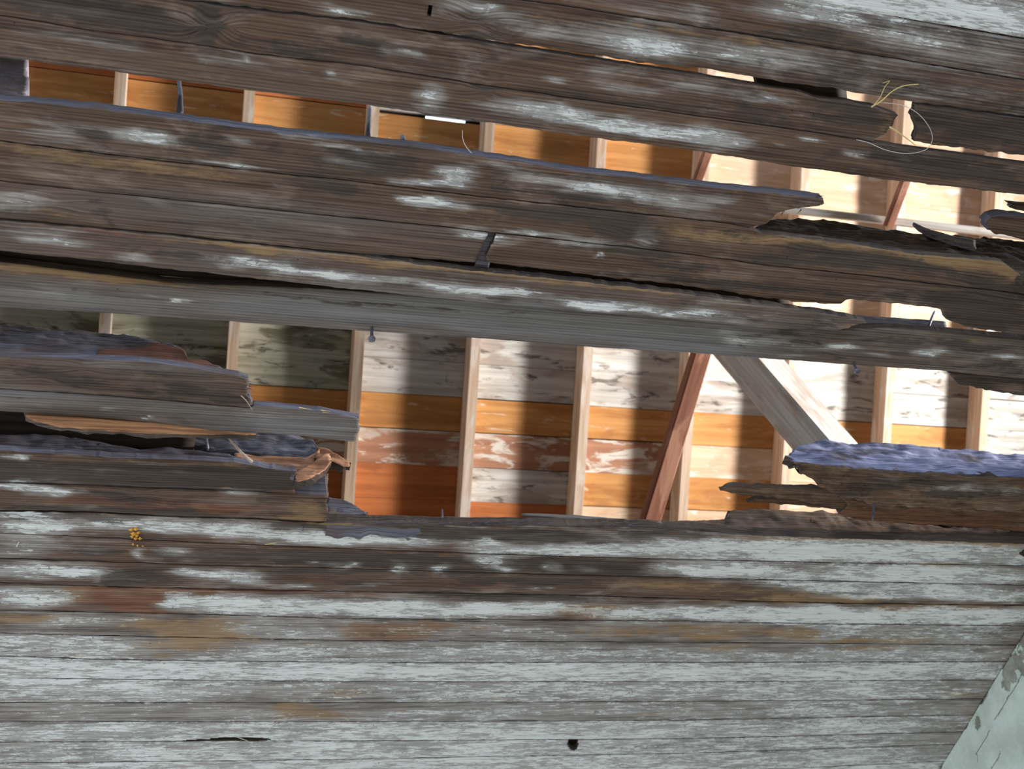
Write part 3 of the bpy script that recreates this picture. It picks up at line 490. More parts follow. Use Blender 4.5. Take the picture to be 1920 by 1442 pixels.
cb([(0,414),(206,433),(309,443),(481,461),(660,480),(871,507),(1042,524),(1201,542),(1290,553),(1432,572),(1501,582),(1560,590),(1625,602)],
   [(0,471),(172,489),(309,504),(516,527),(660,543),(836,561),(1077,585),(1290,601),(1432,616),(1569,620),(1621,611)], right=[(1612,600),(1628,605),(1616,612),(1580,618)],
   base={'paint': .16, 'mold': .06, 'grey': .2}, rough=.0012, jag=(.0016, .0008), thick=.022, dz=-.006, label='streaky board with a splintered ochre upper edge')
cb([(0,492),(172,513),(309,530),(378,534),(516,538),(660,546),(871,562),(1111,585),(1290,597),(1432,612),(1569,617),(1650,616),(1741,620),(1920,636)],
   [(0,577),(182,587),(437,604),(660,620),(871,633),(1111,652),(1290,662),(1339,666),(1480,676),(1604,685),(1776,697),(1920,712)], dz=.020, base={'grey': .25, 'mold': .02}, thick=.024,
   label='smooth grey board along the top of the wide gap')
cb([(1779,697),(1844,702),(1920,710)], [(1782,706),(1800,722),(1844,731),(1920,743)], left=[(1776,697),(1786,702),(1780,708),(1788,716)], dz=.034, base={'mold': .5, 'red': .2}, rag=.006, jag=(.0004, .003), label='rotten dark strip hanging above the bright sheathing')
# second group at the left of the wide gap
L_g = [(0,730),(206,743),(344,755),(470,766)]
L_ht = [(0,669),(258,678),(351,689),(450,706),(474,710)]
cb(L_ht, up(L_g), right=[(450,706),(466,712),(462,724),(470,732),(464,742),(472,752),(468,764)], base={'mold': .14, 'grey': .1, 'paint': .03}, tone=.92, endjag=.006, side='side', label='brown board snapped off in a fibrous end')
cb(dn(L_g) + [(474,761),(567,769),(600,772),(673,786)], [(0,772),(45,774),(206,786),(412,809),(550,817),(660,829),(675,830)], right=[(674,786),(670,796),(675,806),(668,816),(666,829)],
   base={'grey': .35, 'paint': .05}, jag=(.0006, .0006), endjag=.003, side='side', label='grey board with a clean broken end over the orange sheathing')
L_jk = [(0,905),(200,912),(400,919),(556,926)]
cb([(0,846),(137,853),(240,860),(412,866),(457,871),(500,878),(555,886)], up(L_jk), right=[(556,884),(553,895),(557,905),(552,914),(553,926)], base={'mold': .22, 'paint': .05}, rough=.0012, jag=(.0012, .0005), endjag=.002, tone=.9, dz=-.004, side='side')
cb(dn(L_jk)[:3] + [(553,926),(613,929)], [(0,957),(172,960),(330,969),(481,972),(557,977),(614,979)], right=[(614,929),(612,945),(615,960),(613,978)], base={'mold': .12, 'red': .12, 'paint': .04}, rough=.0012, thick=.075, endjag=.0015, tone=.95,
   side='side', label='dark board sawn off square at the edge of the gap')
# painted boards to the wall
L_lt = [(0,960),(172,963),(330,971),(481,974),(557,980),(612,982),(700,984),(870,987),(1042,988),(1214,991),(1290,996),(1432,1006),(1569,1011),(1776,1016),(1920,1022)]
L_l = [(0,1000),(240,1011),(447,1021),(660,1030),(871,1038),(1077,1045),(1290,1050),(1466,1054),(1707,1058),(1920,1062)]
L_m = [(0,1048),(240,1055),(395,1061),(660,1067),(939,1075),(1290,1084),(1535,1090),(1920,1098)]
L_n = [(0,1093),(240,1102),(660,1110),(846,1113),(1077,1117),(1290,1124),(1569,1132),(1920,1136)]
L_o = [(0,1145),(275,1150),(660,1161),(871,1162),(1290,1166),(1500,1170),(1880,1174)]
L_p = [(0,1188),(309,1195),(660,1202),(1290,1205),(1880,1210)]
L_q = [(0,1231),(206,1238),(660,1243),(1290,1243),(1880,1241)]
L_r = [(0,1272),(660,1279),(1290,1279),(1858,1276)]
L_s = [(0,1318),(660,1318),(1290,1316),(1838,1311)]
L_t = [(0,1354),(660,1354),(1290,1351),(1604,1345),(1824,1341)]
L_u = [(0,1392),(630,1390),(1290,1386),(1803,1373)]
L_v = [(0,1432),(630,1425),(939,1419),(1290,1413),(1789,1396)]
L_w = [(0,1470),(630,1464),(1290,1450),(1775,1428)]
hue = {'paint': .22, 'mold': .02}
cb(L_lt, up(L_l), base={'paint': .22}, thick=.034, rough=.0009, jag=(.0016, .0005), side='brown_edge', label='long painted board with a rotten upper edge below the wide gap')
cb(dn(L_l), up(L_m), base={'paint': .16}, rough=.0006)
cb(dn(L_m), up(L_n), base={'paint': .16}, rough=.0007, jag=(.0006, .0008))
cb(dn(L_n), up(L_o), base={'paint': .24, 'red': .06}, rough=.0010, jag=(.0014, .0006))
cb(dn(L_o), up(L_p), base={'paint': .34, 'ochre': .10}, rough=.0006)
cb(dn(L_p), up(L_q), base={'paint': .40, 'ochre': .06})
cb(dn(L_q), up(L_r), base={'paint': .52}, rough=.0004)
cb(dn(L_r), up(L_s), base={'paint': .44})
cb(dn(L_s), up(L_t), base={'paint': .36, 'ochre': .04}, rough=.0009)
cb(dn(L_t), up(L_u), base={'paint': .46}, rough=.0004, du=.005, dv=.0022, holes=[(400,1388.5,56,2.6),(450,1386,56,3.6)], label='painted board with a long slit-like split')
cb(dn(L_u), up(L_v), base={'paint': .42}, holes=[(1075,1395,10,12)], du=.005, dv=.004, label='painted board with a black knot hole')
cb(dn(L_v), up(L_w), base={'paint': .42})
for k_ in range(7):
    cb(shift(L_w, 36 * k_ + G0), shift(L_w, 36 * (k_ + 1) - G0), base={'paint': .6, 'grey': .3}, du=0.02, dv=0.015)

# ------------------------------------------------------------------ floor and wall (around the visible corner)
def quad_box(name, lo, hi, mat, parent=None):
    x0, y0, z0 = lo; x1, y1, z1 = hi
    v = [(x0,y0,z0),(x1,y0,z0),(x1,y1,z0),(x0,y1,z0),(x0,y0,z1),(x1,y0,z1),(x1,y1,z1),(x0,y1,z1)]
    f = [(0,3,2,1),(4,5,6,7),(0,1,5,4),(1,2,6,5),(2,3,7,6),(3,0,4,7)]
    me = bpy.data.meshes.new(name); me.from_pydata(v, [], f); me.materials.append(mat); me.update()
    return link(name, me, parent)
fl_ = quad_box('floor', (-6, -5, -0.1), (5, 9, 0), MAT['floor']); tag(fl_, 'sandy floor of the room below', kind='structure')
WX = 2.386
wall = quad_box('wall_right', (WX + .003, 0.2, 0), (WX + .2, 5.5, ZC + .06), MAT['undercoat']); tag(wall, 'plastered end wall in pale green meeting the board ceiling', kind='structure')
def plaster_coat():
    dy = dzv = 0.0032
    ys = np.arange(1.75, 3.7, dy); zs = np.arange(ZC - 0.75, ZC + 0.001, dzv)
    def at_wall(p):                # pixel -> point on the wall's face
        w = rays([p])[0]; t = WX / w[0]; return w[1] * t, w[2] * t + CAMZ
    def seg_dist(Y, Z, pts):
        d = np.full(Y.shape, 9.0)
        for (a, b) in zip(pts[:-1], pts[1:]):
            a = np.array(a); b = np.array(b); ab = b - a
            t = np.clip(((Y - a[0]) * ab[0] + (Z - a[1]) * ab[1]) / ab.dot(ab), 0, 1)
            d = np.minimum(d, np.hypot(Y - a[0] - t * ab[0], Z - a[1] - t * ab[1]))
        return d
    Y, Z = np.meshgrid(ys, zs, indexing='ij')
    Yc, Zc = Y[:-1, :-1] + dy / 2, Z[:-1, :-1] + dzv / 2
    nz = fbm(Yc * 22, Zc * 22, 5, 5)
    topd = ZC - Zc
    cell = topd > 0.014 * np.clip(nz - .05, 0, 1)
    # lost coat in the corner and peeled tongues
    nz = 1.3 * fbm(Yc * 60, Zc * 60, 15, 5) + .5 * nz
    for p, ry, rz in (((1920,1195),.10,.05),((1898,1250),.045,.035),((1888,1285),.018,.020),((1925,1240),.05,.04),((1835,1355),.018,.013)):
        y, z = at_wall(p); cell &= ((Yc - y) / ry) ** 2 + ((Zc - z) / rz) ** 2 > 1 + 1.6 * nz
    crack = [at_wall(p) for p in ((1922,1252),(1907,1285),(1890,1310),(1878,1332),(1865,1350))]
    crack2 = [at_wall(p) for p in ((1857,1370),(1845,1392),(1830,1415),(1834,1428))]
    crack3 = [at_wall(p) for p in ((1878,1408),(1872,1425),(1860,1440))]
    jit = 0.010 * fbm(Yc * 50, Zc * 50, 8, 4)
    cell &= seg_dist(Yc + jit, Zc, crack) > 0.0024
    cell &= seg_dist(Yc + jit, Zc, crack2) > 0.0017
    cell &= seg_dist(Yc + jit, Zc, crack3) > 0.0017
    th = 0.006 + 0.002 * fbm(Y * 10, Z * 10, 3, 4)
    n1, n2 = Y.shape; N = n1 * n2
    P = np.stack([np.full_like(Y, WX) - th + .004, Y, Z], -1).reshape(-1, 3); K = np.stack([np.full_like(Y, WX + .007), Y, Z], -1).reshape(-1, 3)
    idx = np.arange(N).reshape(n1, n2)
    a, b, c, d = idx[:-1, :-1], idx[1:, :-1], idx[1:, 1:], idx[:-1, 1:]
    fr = np.stack([a, d, c, b], -1)[cell]
    pad = np.zeros((n1 + 1, n2 + 1), bool); pad[1:-1, 1:-1] = cell; S = []
    i, j = np.nonzero((pad[1:, 1:-1] != pad[:-1, 1:-1])); S.append(np.stack([idx[i, j], idx[i, j + 1], idx[i, j + 1] + N, idx[i, j] + N], -1))
    i, j = np.nonzero((pad[1:-1, 1:] != pad[1:-1, :-1])); S.append(np.stack([idx[i, j], idx[i + 1, j], idx[i + 1, j] + N, idx[i, j] + N], -1))
    F_ = np.concatenate([fr] + S)
    me = bpy.data.meshes.new('plaster_coat'); me.from_pydata(np.concatenate([P, K]).tolist(), [], F_.tolist()); me.materials.append(MAT['plaster']); me.update()
    o = link('plaster_coat', me, wall); o['label'] = 'cracked pale green plaster coat, peeled away near the ceiling'
plaster_coat()

# ------------------------------------------------------------------ attic roof
ZR = 4.42
RO = ROT @ np.array([0, 0, -ZR]) + np.array([0, 0, CAMZ])       # a point under the rafters
RR = np.array([0, 0.828906, -0.559388])                          # down the slope
RN = np.array([0, 0.559388, 0.828906])                           # outwards (up)
RD = 0.09                                                       # depth of the rafters
def on_roof(px, off=0.0):
    w = rays(px); C0 = np.array([0, 0, CAMZ]); P0 = RO + RN * off
    t = ((P0 - C0) @ RN) / (w @ RN); P = C0 + w * t[:, None] - P0
    return P[:, 0] + P0[0], P @ RR
def roof_pt(X, r, off): return np.array([X, 0, 0]) + np.array([0, RO[1], RO[2]]) + RR * r + RN * off

def prism(name, corners8, uv8, mat, parent=None):
    f = [(0,3,2,1),(4,5,6,7),(0,1,5,4),(1,2,6,5),(2,3,7,6),(3,0,4,7)]
    me = bpy.data.meshes.new(name); me.from_pydata([tuple(c) for c in corners8], [], f); me.materials.append(mat)
    a = me.attributes.new('uvw', 'FLOAT_VECTOR', 'POINT'); a.data.foreach_set('vector', np.array(uv8, np.float32).ravel())
    me.update()
    import bmesh
    bm = bmesh.new(); bm.from_mesh(me); bmesh.ops.recalc_face_normals(bm, faces=bm.faces); bm.to_mesh(me); bm.free()
    return link(name, me, parent)
roof = tag(empty('roof', tuple(RO)), 'underside of the attic roof, boards nailed across rafters', kind='structure')
rafter_px = [-540, -290, -45, 197, 440, 675, 893, 1104, 1300, 1488, 1672, 1852, 2025, 2195, 2360]
RXS = list(on_roof([(x, 640 + (x - 900) * .06) for x in rafter_px])[0])
while RXS[-1] < 4.6: RXS.append(RXS[-1] + RXS[-1] - RXS[-2])
RW = 0.037
rr = random.Random(4)
R_TOP, R_BOT = -1.9, 2.1
for X in RXS:
    c = [roof_pt(X + sx * RW / 2, r, o_) for o_ in (0, RD) for (sx, r) in ((-1, R_TOP), (1, R_TOP), (1, R_BOT), (-1, R_BOT))]
    s = rr.random() * 9
    uv = [(r, sx * .021 + s, o_) for o_ in (0, RD) for (sx, r) in ((-1, R_TOP), (1, R_TOP), (1, R_BOT), (-1, R_BOT))]
    prism('rafter', c, uv, MAT['rafter'], roof)
_, ra = on_roof([(1000, 690), (1000, 945)], RD)
pitch = (ra[1] - ra[0]) / 4; r0 = ra[0]
NB = len(RXS) - 1                 # bays; bay b+1 lies between rafter b+1 and b+2 (bay 4: 675..893, bay 5: 893..1104)
def kind(row, b):
    b -= 1
    if row <= -5:
        if row in (-8, -9) : return 'red_bare' if b < 4 else ('white' if b < 6 else 'peach')
        return 'bare' if b < 7 else 'peach'
    if row in (-4, -3): return 'peach' if b >= 7 else 'bare'
    if row == -2: return 'white' if b >= 7 else 'mossy'
    if row in (-1, 0): return 'mossy' if b <= 3 else 'white'
    if row == 1: return 'bare' if b < 10 else 'white'
    if row == 2: return 'mottled' if b < 7 else 'peach'
    if row == 3: return {5: 'white', 3: 'red_bare', 4: 'red_bare'}.get(b, 'bare' if b < 8 else 'peach')
    if row == 4: return 'red_bare' if b < 6 else 'peach'
    return 'bare'
for row in range(-14, 12):
    b = 0
    while b < NB:
        k_ = kind(row, b); n_ = 1
        if b + 1 < NB and kind(row, b + 1) == k_ and (row + b) % 3 != 0: n_ = 2
        gap = 0.0012
        xa, xb = RXS[b] + .001, RXS[b + n_] - .001
        ya, yb = r0 + row * pitch + gap + rr.uniform(-.002, .002), r0 + (row + 1) * pitch - gap + rr.uniform(-.002, .002)
        o_a, o_b = RD + .001, RD + .02
        lift = rr.uniform(0, .004)
        if row == -7 and b == 5: ya += .012; n_ = 1; xb = RXS[6] - .001
        c = [roof_pt(x, y, o + lift) for o in (o_a, o_b) for (x, y) in ((xa, ya), (xb, ya), (xb, yb), (xa, yb))]
        s = rr.random() * 20; s2 = rr.random() * 20
        uv = [(x + s, y + s2, s) for o in (0, 1) for (x, y) in ((xa, ya), (xb, ya), (xb, yb), (xa, yb))]
        prism('roof_board', c, uv, MAT[k_], roof)
        b += n_

# dark covering added to keep sky out of the seams (open at one slit); unseen other slope and left gable, added to dim the attic
rs_ = r0 - 7 * pitch
for (ra_, rb_, xa_, xb_) in ((R_TOP - .05, rs_ - .004, RXS[0] - .3, RXS[-1]), (rs_ + .015, R_BOT, RXS[0] - .3, RXS[-1]), (rs_ - .004, rs_ + .015, RXS[0] - .3, RXS[5] + .21), (rs_ - .004, rs_ + .015, RXS[6] - .07, RXS[-1])):
    c = [roof_pt(x, y, o) for o in (RD + .026, RD + .032) for (x, y) in ((xa_, ra_), (xb_, ra_), (xb_, rb_), (xa_, rb_))]
    prism('roof_covering', c, [(0, 0, 0)] * 8, MAT['dark_plank'], roof)
ridge = roof_pt(0, R_TOP, RD); back = np.array([0, -.829, -.559])
gx_ = RXS[-1] + .12
c = [np.array([x, 0, 0]) + ridge * (0, 1, 1) + back * y + np.array([0, -.559, .829]) * o for o in (0, .03) for (x, y) in ((RXS[0] - .3, .7), (gx_, .7), (gx_, 4.9), (RXS[0] - .3, 4.9))]  # unseen slope; strip by the ridge left open to let blue skylight in
prism('roof_slope', c, [(0, 0, 0)] * 8, MAT['dark_plank'], roof)
gl = []                           # right gable: boards around a window opening
for lo_, hi_ in (((gx_, -3.2, ZC + .03), (gx_ + .05, .62, ZC + 2.6)), ((gx_, 1.48, ZC + .03), (gx_ + .05, 4.6, ZC + 2.6)), ((gx_, .62, ZC + .80), (gx_ + .05, 1.48, ZC + 2.6))):
    o_ = quad_box('wall_gable' if not gl else 'gable_boarding', lo_, hi_, MAT['undercoat'], gl[0] if gl else None); gl.append(o_)
tag(gl[0], 'attic gable wall with a window opening, off to the right', kind='structure')
gw = quad_box('wall_left', (RXS[0] - .32, -3.2, ZC + .03), (RXS[0] - .2, 4.6, ZC + 2.6), MAT['undercoat']); tag(gw, 'attic gable wall at the left, rough undercoat', kind='structure')

af = quad_box('floor_attic', (2.40, -3.2, ZC + .065), (gx_, 4.9, ZC + .09), MAT['dark_plank']); tag(af, 'dark attic floor beyond the plaster wall', kind='structure')  # unseen slabs added so daylight cannot rise into the attic
quad_box('floor_plank', (RXS[0] - .3, 3.1, ZC + .03), (2.40, 4.9, ZC + .05), MAT['dark_plank'], af)
quad_box('floor_plank', (RXS[0] - .3, -3.2, ZC + .03), (XL + .05, 3.1, ZC + .05), MAT['dark_plank'], af)
quad_box('floor_plank', (RXS[0] - .3, -3.2, ZC + .03), (2.40, yc_ - .0765 * 35, ZC + .05), MAT['dark_plank'], af)

def beam(name, P0, P1, w, h, upv, mat, label, cat, taper=1.0):
    """squared timber between two points"""
    P0 = np.array(P0, float); P1 = np.array(P1, float); a = P1 - P0; L = np.linalg.norm(a); a /= L
    u = np.cross(a, upv); u /= np.linalg.norm(u); v = np.cross(u, a)
    n_ = max(4, int(L / .05)); V = []; UV = []
    rs = random.Random(hash(name) % 97)
    ring = [(-1, -1), (-.86, -1), (.86, -1), (1, -1), (1, -.8), (1, .8), (1, 1), (.86, 1), (-.86, 1), (-1, 1), (-1, .8), (-1, -.8)]
    for i in range(n_ + 1):
        c = P0 + a * L * i / n_
        for (p, q) in ring:
            cut = 0.93 if abs(p) == 1 and abs(q) == 1 else 1.0
            V.append(c + u * p * w / 2 * cut + v * q * h / 2 * cut); UV.append((L * i / n_, p * w / 2, q * h / 2))
    m_ = len(ring); Fs = []
    for i in range(n_):
        for j in range(m_):
            Fs.append((i * m_ + j, i * m_ + (j + 1) % m_, (i + 1) * m_ + (j + 1) % m_, (i + 1) * m_ + j))
    Fs.append(tuple(range(m_ - 1, -1, -1))); Fs.append(tuple(n_ * m_ + j for j in range(m_)))
    me = bpy.data.meshes.new(name); me.from_pydata([tuple(x) for x in V], [], Fs); me.materials.append(mat)
    at_ = me.attributes.new('uvw', 'FLOAT_VECTOR', 'POINT'); at_.data.foreach_set('vector', np.array(UV, np.float32).ravel())
    me.update()
    o = link(name, me); tag(o, label, cat); return o
def along(px, py, dist):          # a point at a given depth along the sight line of a traced pixel
    w = rays([(px, py)])[0]; return w / 1.0 * dist + np.array([0, 0, CAMZ])
beam('diagonal_brace', along(1175, 1120, 3.95), along(1345, 560, 4.25), .062, .05, RN, MAT['red_timber'], 'red-brown diagonal brace crossing the sheathing in the wide gap', 'timber')
_q = ROT @ np.array([.755, .655, 0]); _f = ROT @ np.array([0, 0, -1.])
beam('diagonal_strut', along(1274, 520, 4.05), along(1695, 1010, 3.45), .125, .125, -_f + .95 * _q, MAT['white_timber'], 'thick whitewashed strut slanting down to the right in the wide gap', 'timber')
beam('roof_batten', along(1380, 382, 4.30), along(2000, 452, 4.33), .026, .03, RN, MAT['white_timber'], 'pale horizontal batten across the rafters in the upper right gap', 'timber')
beam('short_brace', along(1712, 300, 4.22), along(1665, 425, 4.28), .03, .03, RN, MAT['red_timber'], 'short red-brown slanting brace above the pale batten at right', 'timber')
beam('short_brace', along(1345, 235, 4.22), along(1285, 400, 4.28), .03, .03, RN, MAT['red_timber'], 'short red-brown slanting brace in the upper gap, left of the torn board tip', 'timber')

# ------------------------------------------------------------------ rotten pieces standing above the ceiling
def yat(px, py, dz=0.0): return float(on_ceiling([(px, py)], dz)[1][0])
def piece(name, label, cat='broken timber', parent=None, **k):
    seedc[0] += 3
    o = strip(name, k.pop('top'), k.pop('bot'), seed=seedc[0], parent=parent, **k)
    if not parent: tag(o, label, cat)
    elif label: o['label'] = label
    return o
ROT_B = {'mold': .1}
yH = max(yat(*p) for p in L_ht) + .003
piece('broken_joist', 'lilac grey joist edge with red rotten break above the left boards', top=[(-400,575),(0,607),(182,621),(217,627),(299,641),(344,655),(352,670),(385,676),(423,694)],
      bot=[(-400,640),(0,671),(258,680),(351,691),(423,702)], right=[(421,692),(425,699),(422,701)], upright=yH, thick=.03, traced=False, rough=.003, jag=(.006, .0005), rag=.006, mat='side')
o_ = piece('rotten_core', 'red rotten heartwood exposed at the broken joist end', top=[(180,650),(215,654),(250,650),(290,640),(344,653),(352,672),(385,678),(421,694)],
      bot=[(180,668),(258,676),(351,689),(421,700)], left=[(185,652),(182,668)], right=[(419,694),(422,699)], upright=yH - .004, thick=.01, traced=False, base={'red': 1.0}, rag=.005, jag=(.007, .002), parent=bpy.data.objects['broken_joist'])
yI = yat(200, 786) + .003
piece('split_lath', 'orange brown split lath under the grey board at left', top=[(30,768),(206,783),(412,806),(480,812)], bot=[(40,776),(70,790),(120,800),(213,808),(300,812),(412,814),(480,814)],
      left=[(45,772),(38,778),(52,784)], right=[(478,812),(480,814)], upright=yI, thick=.012, traced=False, mat='lath', base={}, rag=.003, jag=(.0004, .002), side='brown_edge')
yJ = max(yat(*p, -.004) for p in ((0,846),(137,853),(240,860),(412,866),(457,871),(500,878),(555,886))) + .003
piece('rotten_edge', 'lilac ragged edge standing up along the black slot at lower left', top=[(-300,795),(0,812),(120,816),(213,832),(261,842),(309,838),(412,848),(457,862),(520,880),(550,886)],
      bot=[(-300,838),(0,848),(137,855),(240,862),(412,868),(457,873),(550,888)], right=[(548,884),(552,887)], upright=yJ, thick=.02, traced=False, rough=.003, rag=.003, jag=(.002, .0005), mat='side')
yK = yat(480, 872, .03) + .03
knot = empty('knotty_stub', (float(at(500, 850).x), yK, ZC + .05)); tag(knot, 'broken knotty timber stub, purple grey with torn orange splinters', 'broken timber')
piece('worn_face', None, parent=knot, top=[(360,806),(440,808),(560,812),(588,828),(600,842)], bot=[(360,830),(400,846),(450,850),(520,859),(570,858),(592,850),(600,844)], left=[(362,808),(358,828)], right=[(599,841),(601,845)],
      upright=yK, thick=.02, traced=False, rough=.004, rag=.012, jag=(.001, .001), mat='side')
piece('torn_underside', 'torn orange wood below the worn face', parent=knot, top=[(440,848),(520,857),(570,856),(592,848),(600,842)], bot=[(440,866),(480,872),(545,886),(570,880),(600,862)], left=[(440,850),(442,866)], right=[(600,842),(601,860)],
      upright=yK - .012, thick=.03, traced=False, mat='fresh', base={'red': .35, 'ochre': .7}, rag=.012, jag=(.001, .002), side='brown_edge')
piece('splintered_tip', 'pale splintered tip', parent=knot, top=[(592,836),(610,838),(625,846),(640,855),(656,863)], bot=[(592,862),(610,868),(628,866),(645,872),(656,870)], left=[(593,838),(590,862)], right=[(655,862),(657,870)],
      upright=yK - .015, thick=.02, traced=False, mat='fresh', base={'red': .4, 'ochre': .6, 'paint': .15}, rag=.012, jag=(.002, .003), side='brown_edge')
piece('torn_curl', 'pink curl of torn fibres', parent=knot, top=[(553,884),(575,872),(600,856),(612,850),(622,852)], bot=[(553,904),(575,900),(598,890),(612,876),(622,866)], left=[(555,886),(556,902)], right=[(620,852),(622,866)],
      upright=yK - .03, thick=.014, traced=False, mat='fresh', base={'red': .55, 'ochre': .5}, rag=.010, jag=(.002, .002), side='brown_edge')
yS = yat(580, 928)
piece('sawn_block', 'square reddish sawn block at the edge of the wide gap', top=[(540,884),(604,886),(616,888)], bot=[(540,926),(616,930)], left=[(540,886),(540,926)], right=[(616,888),(614,908),(616,929)], upright=yS + .008, thick=.035,
      traced=False, base={'red': .45, 'grey': .3}, rag=.002, endjag=.001)
# right-hand rotten beam
yB = yat(1700, 890, 0)
rb = empty('rotten_beam', (float(at(1700, 890).x), yB, ZC + .05)); tag(rb, 'thick rotten beam end with bluish upper side at the right of the wide gap', 'beam')
o1 = piece('upper_side', 'bluish weathered upper side', parent=rb, top=[(1488,842),(1510,833),(1534,825),(1580,827),(1640,830),(1730,836),(1830,845),(1920,852),(2300,892)], bot=[(1480,864),(1510,866),(1560,874),(1640,880),(1760,888),(1920,895),(2300,930)],
      left=[(1490,842),(1479,852),(1485,864)], upright=yB - .004, thick=.025, traced=False, rough=.003, rag=.007, jag=(.003, .001), mat='blue_edge', side='brown_edge', endjag=.008)
o2 = piece('rotten_underside', 'brown crumbling underside', parent=rb, top=[(1484,866),(1510,870),(1560,877),(1640,884),(1760,891),(1920,898),(2300,934)],
      bot=[(1490,876),(1500,890),(1520,896),(1535,910),(1556,920),(1580,934),(1640,946),(1760,952),(1920,962),(2300,985)], left=[(1484,866),(1490,876),(1500,888)], dz=0, thick=.010, base={'ochre': .36, 'mold': .22, 'red': .05}, rough=.003, rag=.010, jag=(.001, .003), endjag=.006, side='brown_edge')
o3 = piece('red_inner_plank', 'exposed reddish inner wood', parent=rb, top=[(1570,928),(1640,938),(1760,944),(1920,952),(2300,975)], bot=[(1570,962),(1600,972),(1640,978),(1760,986),(1920,997),(2300,1018)], left=[(1572,930),(1590,945),(1575,962)], dz=.03, thick=.03,
      base={'red': .55, 'ochre': .42}, rough=.002, rag=.006, traced=False, jag=(.001, .002), side='brown_edge')
piece('splinter', 'long brown pointed splinter', parent=rb, top=[(1352,920),(1372,912),(1400,912),(1480,915),(1560,916),(1620,925)], bot=[(1352,921),(1374,926),(1400,929),(1480,936),(1530,946),(1620,960)], left=[(1351,920),(1352,921)], right=[(1615,925),(1618,958)], dz=.035, thick=.014,
      base={'ochre': .35, 'red': .3}, rough=.002, rag=.004, jag=(.002, .003), traced=False, endjag=0, side='brown_edge')
piece('splinter', 'ragged lower splinter', parent=rb, top=[(1400,940),(1440,934),(1520,936),(1620,944)], bot=[(1400,942),(1450,944),(1520,950),(1560,955),(1620,965)], left=[(1400,940),(1401,942)], right=[(1618,944),(1620,964)], dz=.045, thick=.012,
      base={'ochre': .25, 'red': .35}, rough=.002, rag=.004, jag=(.002, .002), traced=False, endjag=0, side='brown_edge')
# dark upstand of the first painted board
yL = yat(1920, 1023) + .002
piece('rotten_upstand', 'dark rotten upstand behind the long painted board at right', top=[(1230,982),(1260,978),(1340,975),(1360,974),(1364,958),(1400,952),(1440,955),(1500,957),(1540,955),(1580,962),(1640,975),(1760,985),(1920,995),(2300,1040)],
      bot=[(1230,990),(1290,998),(1432,1008),(1569,1013),(1776,1018),(1920,1024),(2300,1050)], left=[(1232,983),(1231,990)], upright=yL, thick=.03, traced=False, base={'mold': .48, 'red': .2}, rough=.003, rag=.005, jag=(.003, .0005), side='dark_plank')
piece('ragged_edge', 'ragged splintered edge along the middle of the long painted board', top=[(612,946),(640,960),(700,972),(800,971),(870,973),(960,974),(1060,976),(1150,979),(1240,984)],
      bot=[(612,984),(700,987),(870,990),(1042,991),(1240,996)], left=[(613,948),(612,984)], right=[(1238,985),(1240,995)], upright=max(yat(*p) for p in L_lt[5:10]) + .002, thick=.03, traced=False, base={'ochre': .32, 'grey': .3}, rough=.003, rag=.007, jag=(.004, .0005))
piece('loose_sliver', 'grey loose sliver lying along the ragged edge', top=[(980,961),(1060,964),(1150,970),(1240,977)], bot=[(980,964),(1060,970),(1150,977),(1240,982)], left=[(979,962),(981,964)], right=[(1239,978),(1241,981)], upright=max(yat(*p) for p in L_lt[5:10]) - .014, thick=.008, traced=False, base={'grey': .9}, rag=.002, endjag=0)
piece('fibrous_stub', 'lilac fibrous stub beside the sawn block', top=[(612,930),(640,936),(665,946),(688,958)], bot=[(612,972),(640,968),(665,964),(690,964)], left=[(612,932),(613,970)], right=[(688,957),(690,964)], upright=yat(640, 985) + .03, thick=.04, traced=False, rag=.010, jag=(.003, .003), mat='side')
# upper right rotten pieces
yD = yat(1900, 512) + .002
piece('charred_ledge', 'dark rotten ledge running right from the torn board', top=[(1412,425),(1442,410),(1470,412),(1500,413),(1545,411),(1604,422),(1680,432),(1741,440),(1824,446),(1845,441),(1920,455),(2200,488)],
      bot=[(1412,432),(1425,440),(1569,456),(1721,480),(1810,487),(1880,495),(1920,522),(2200,560)], left=[(1413,426),(1414,432)], upright=yD, thick=.02, traced=False, base={'mold': .65, 'red': .1}, rough=.004, rag=.006, jag=(.003, .001), side='dark_plank')
piece('wood_spike', 'thin curved wood spike pointing up over the dark ledge', top=[(1713,416),(1726,423),(1745,430),(1790,442),(1830,450)], bot=[(1713,418),(1726,430),(1745,440),(1790,455),(1830,465)], left=[(1713,416),(1714,418)], right=[(1829,451),(1830,464)], upright=yD - .016, thick=.008, traced=False, base={'mold': .4, 'grey': .3}, endjag=0)
piece('rotten_chunk', 'blackened rounded chunk of board at the right edge', top=[(1848,420),(1858,410),(1880,405),(1920,408),(2200,440)], bot=[(1848,430),(1870,440),(1920,450),(2200,482)], left=[(1862,407),(1850,418),(1853,428),(1848,438)], dz=.03, thick=.03, traced=False, base={'mold': .3, 'ochre': .2}, rag=.008, jag=(.002, .002))
piece('rotten_stick', 'small dark broken stick entering at the right edge', top=[(1890,380),(1920,383),(2100,404)], bot=[(1890,388),(1905,394),(1920,396),(2100,416)], left=[(1889,380),(1896,384),(1891,389)], dz=.05, thick=.012, traced=False, base={'mold': .5}, rag=.003)
yG = yat(1569, 617, .02)
piece('rope_like_edge', 'bluish ridged timber edge showing in the slot above the grey board', top=[(1490,580),(1540,585),(1597,589),(1700,596),(1775,603)], bot=[(1490,612),(1597,614),(1700,614),(1775,618)], left=[(1491,581),(1492,611)], right=[(1773,604),(1775,617)], upright=yG + .01, thick=.03, traced=False, rag=.004, mat='side')
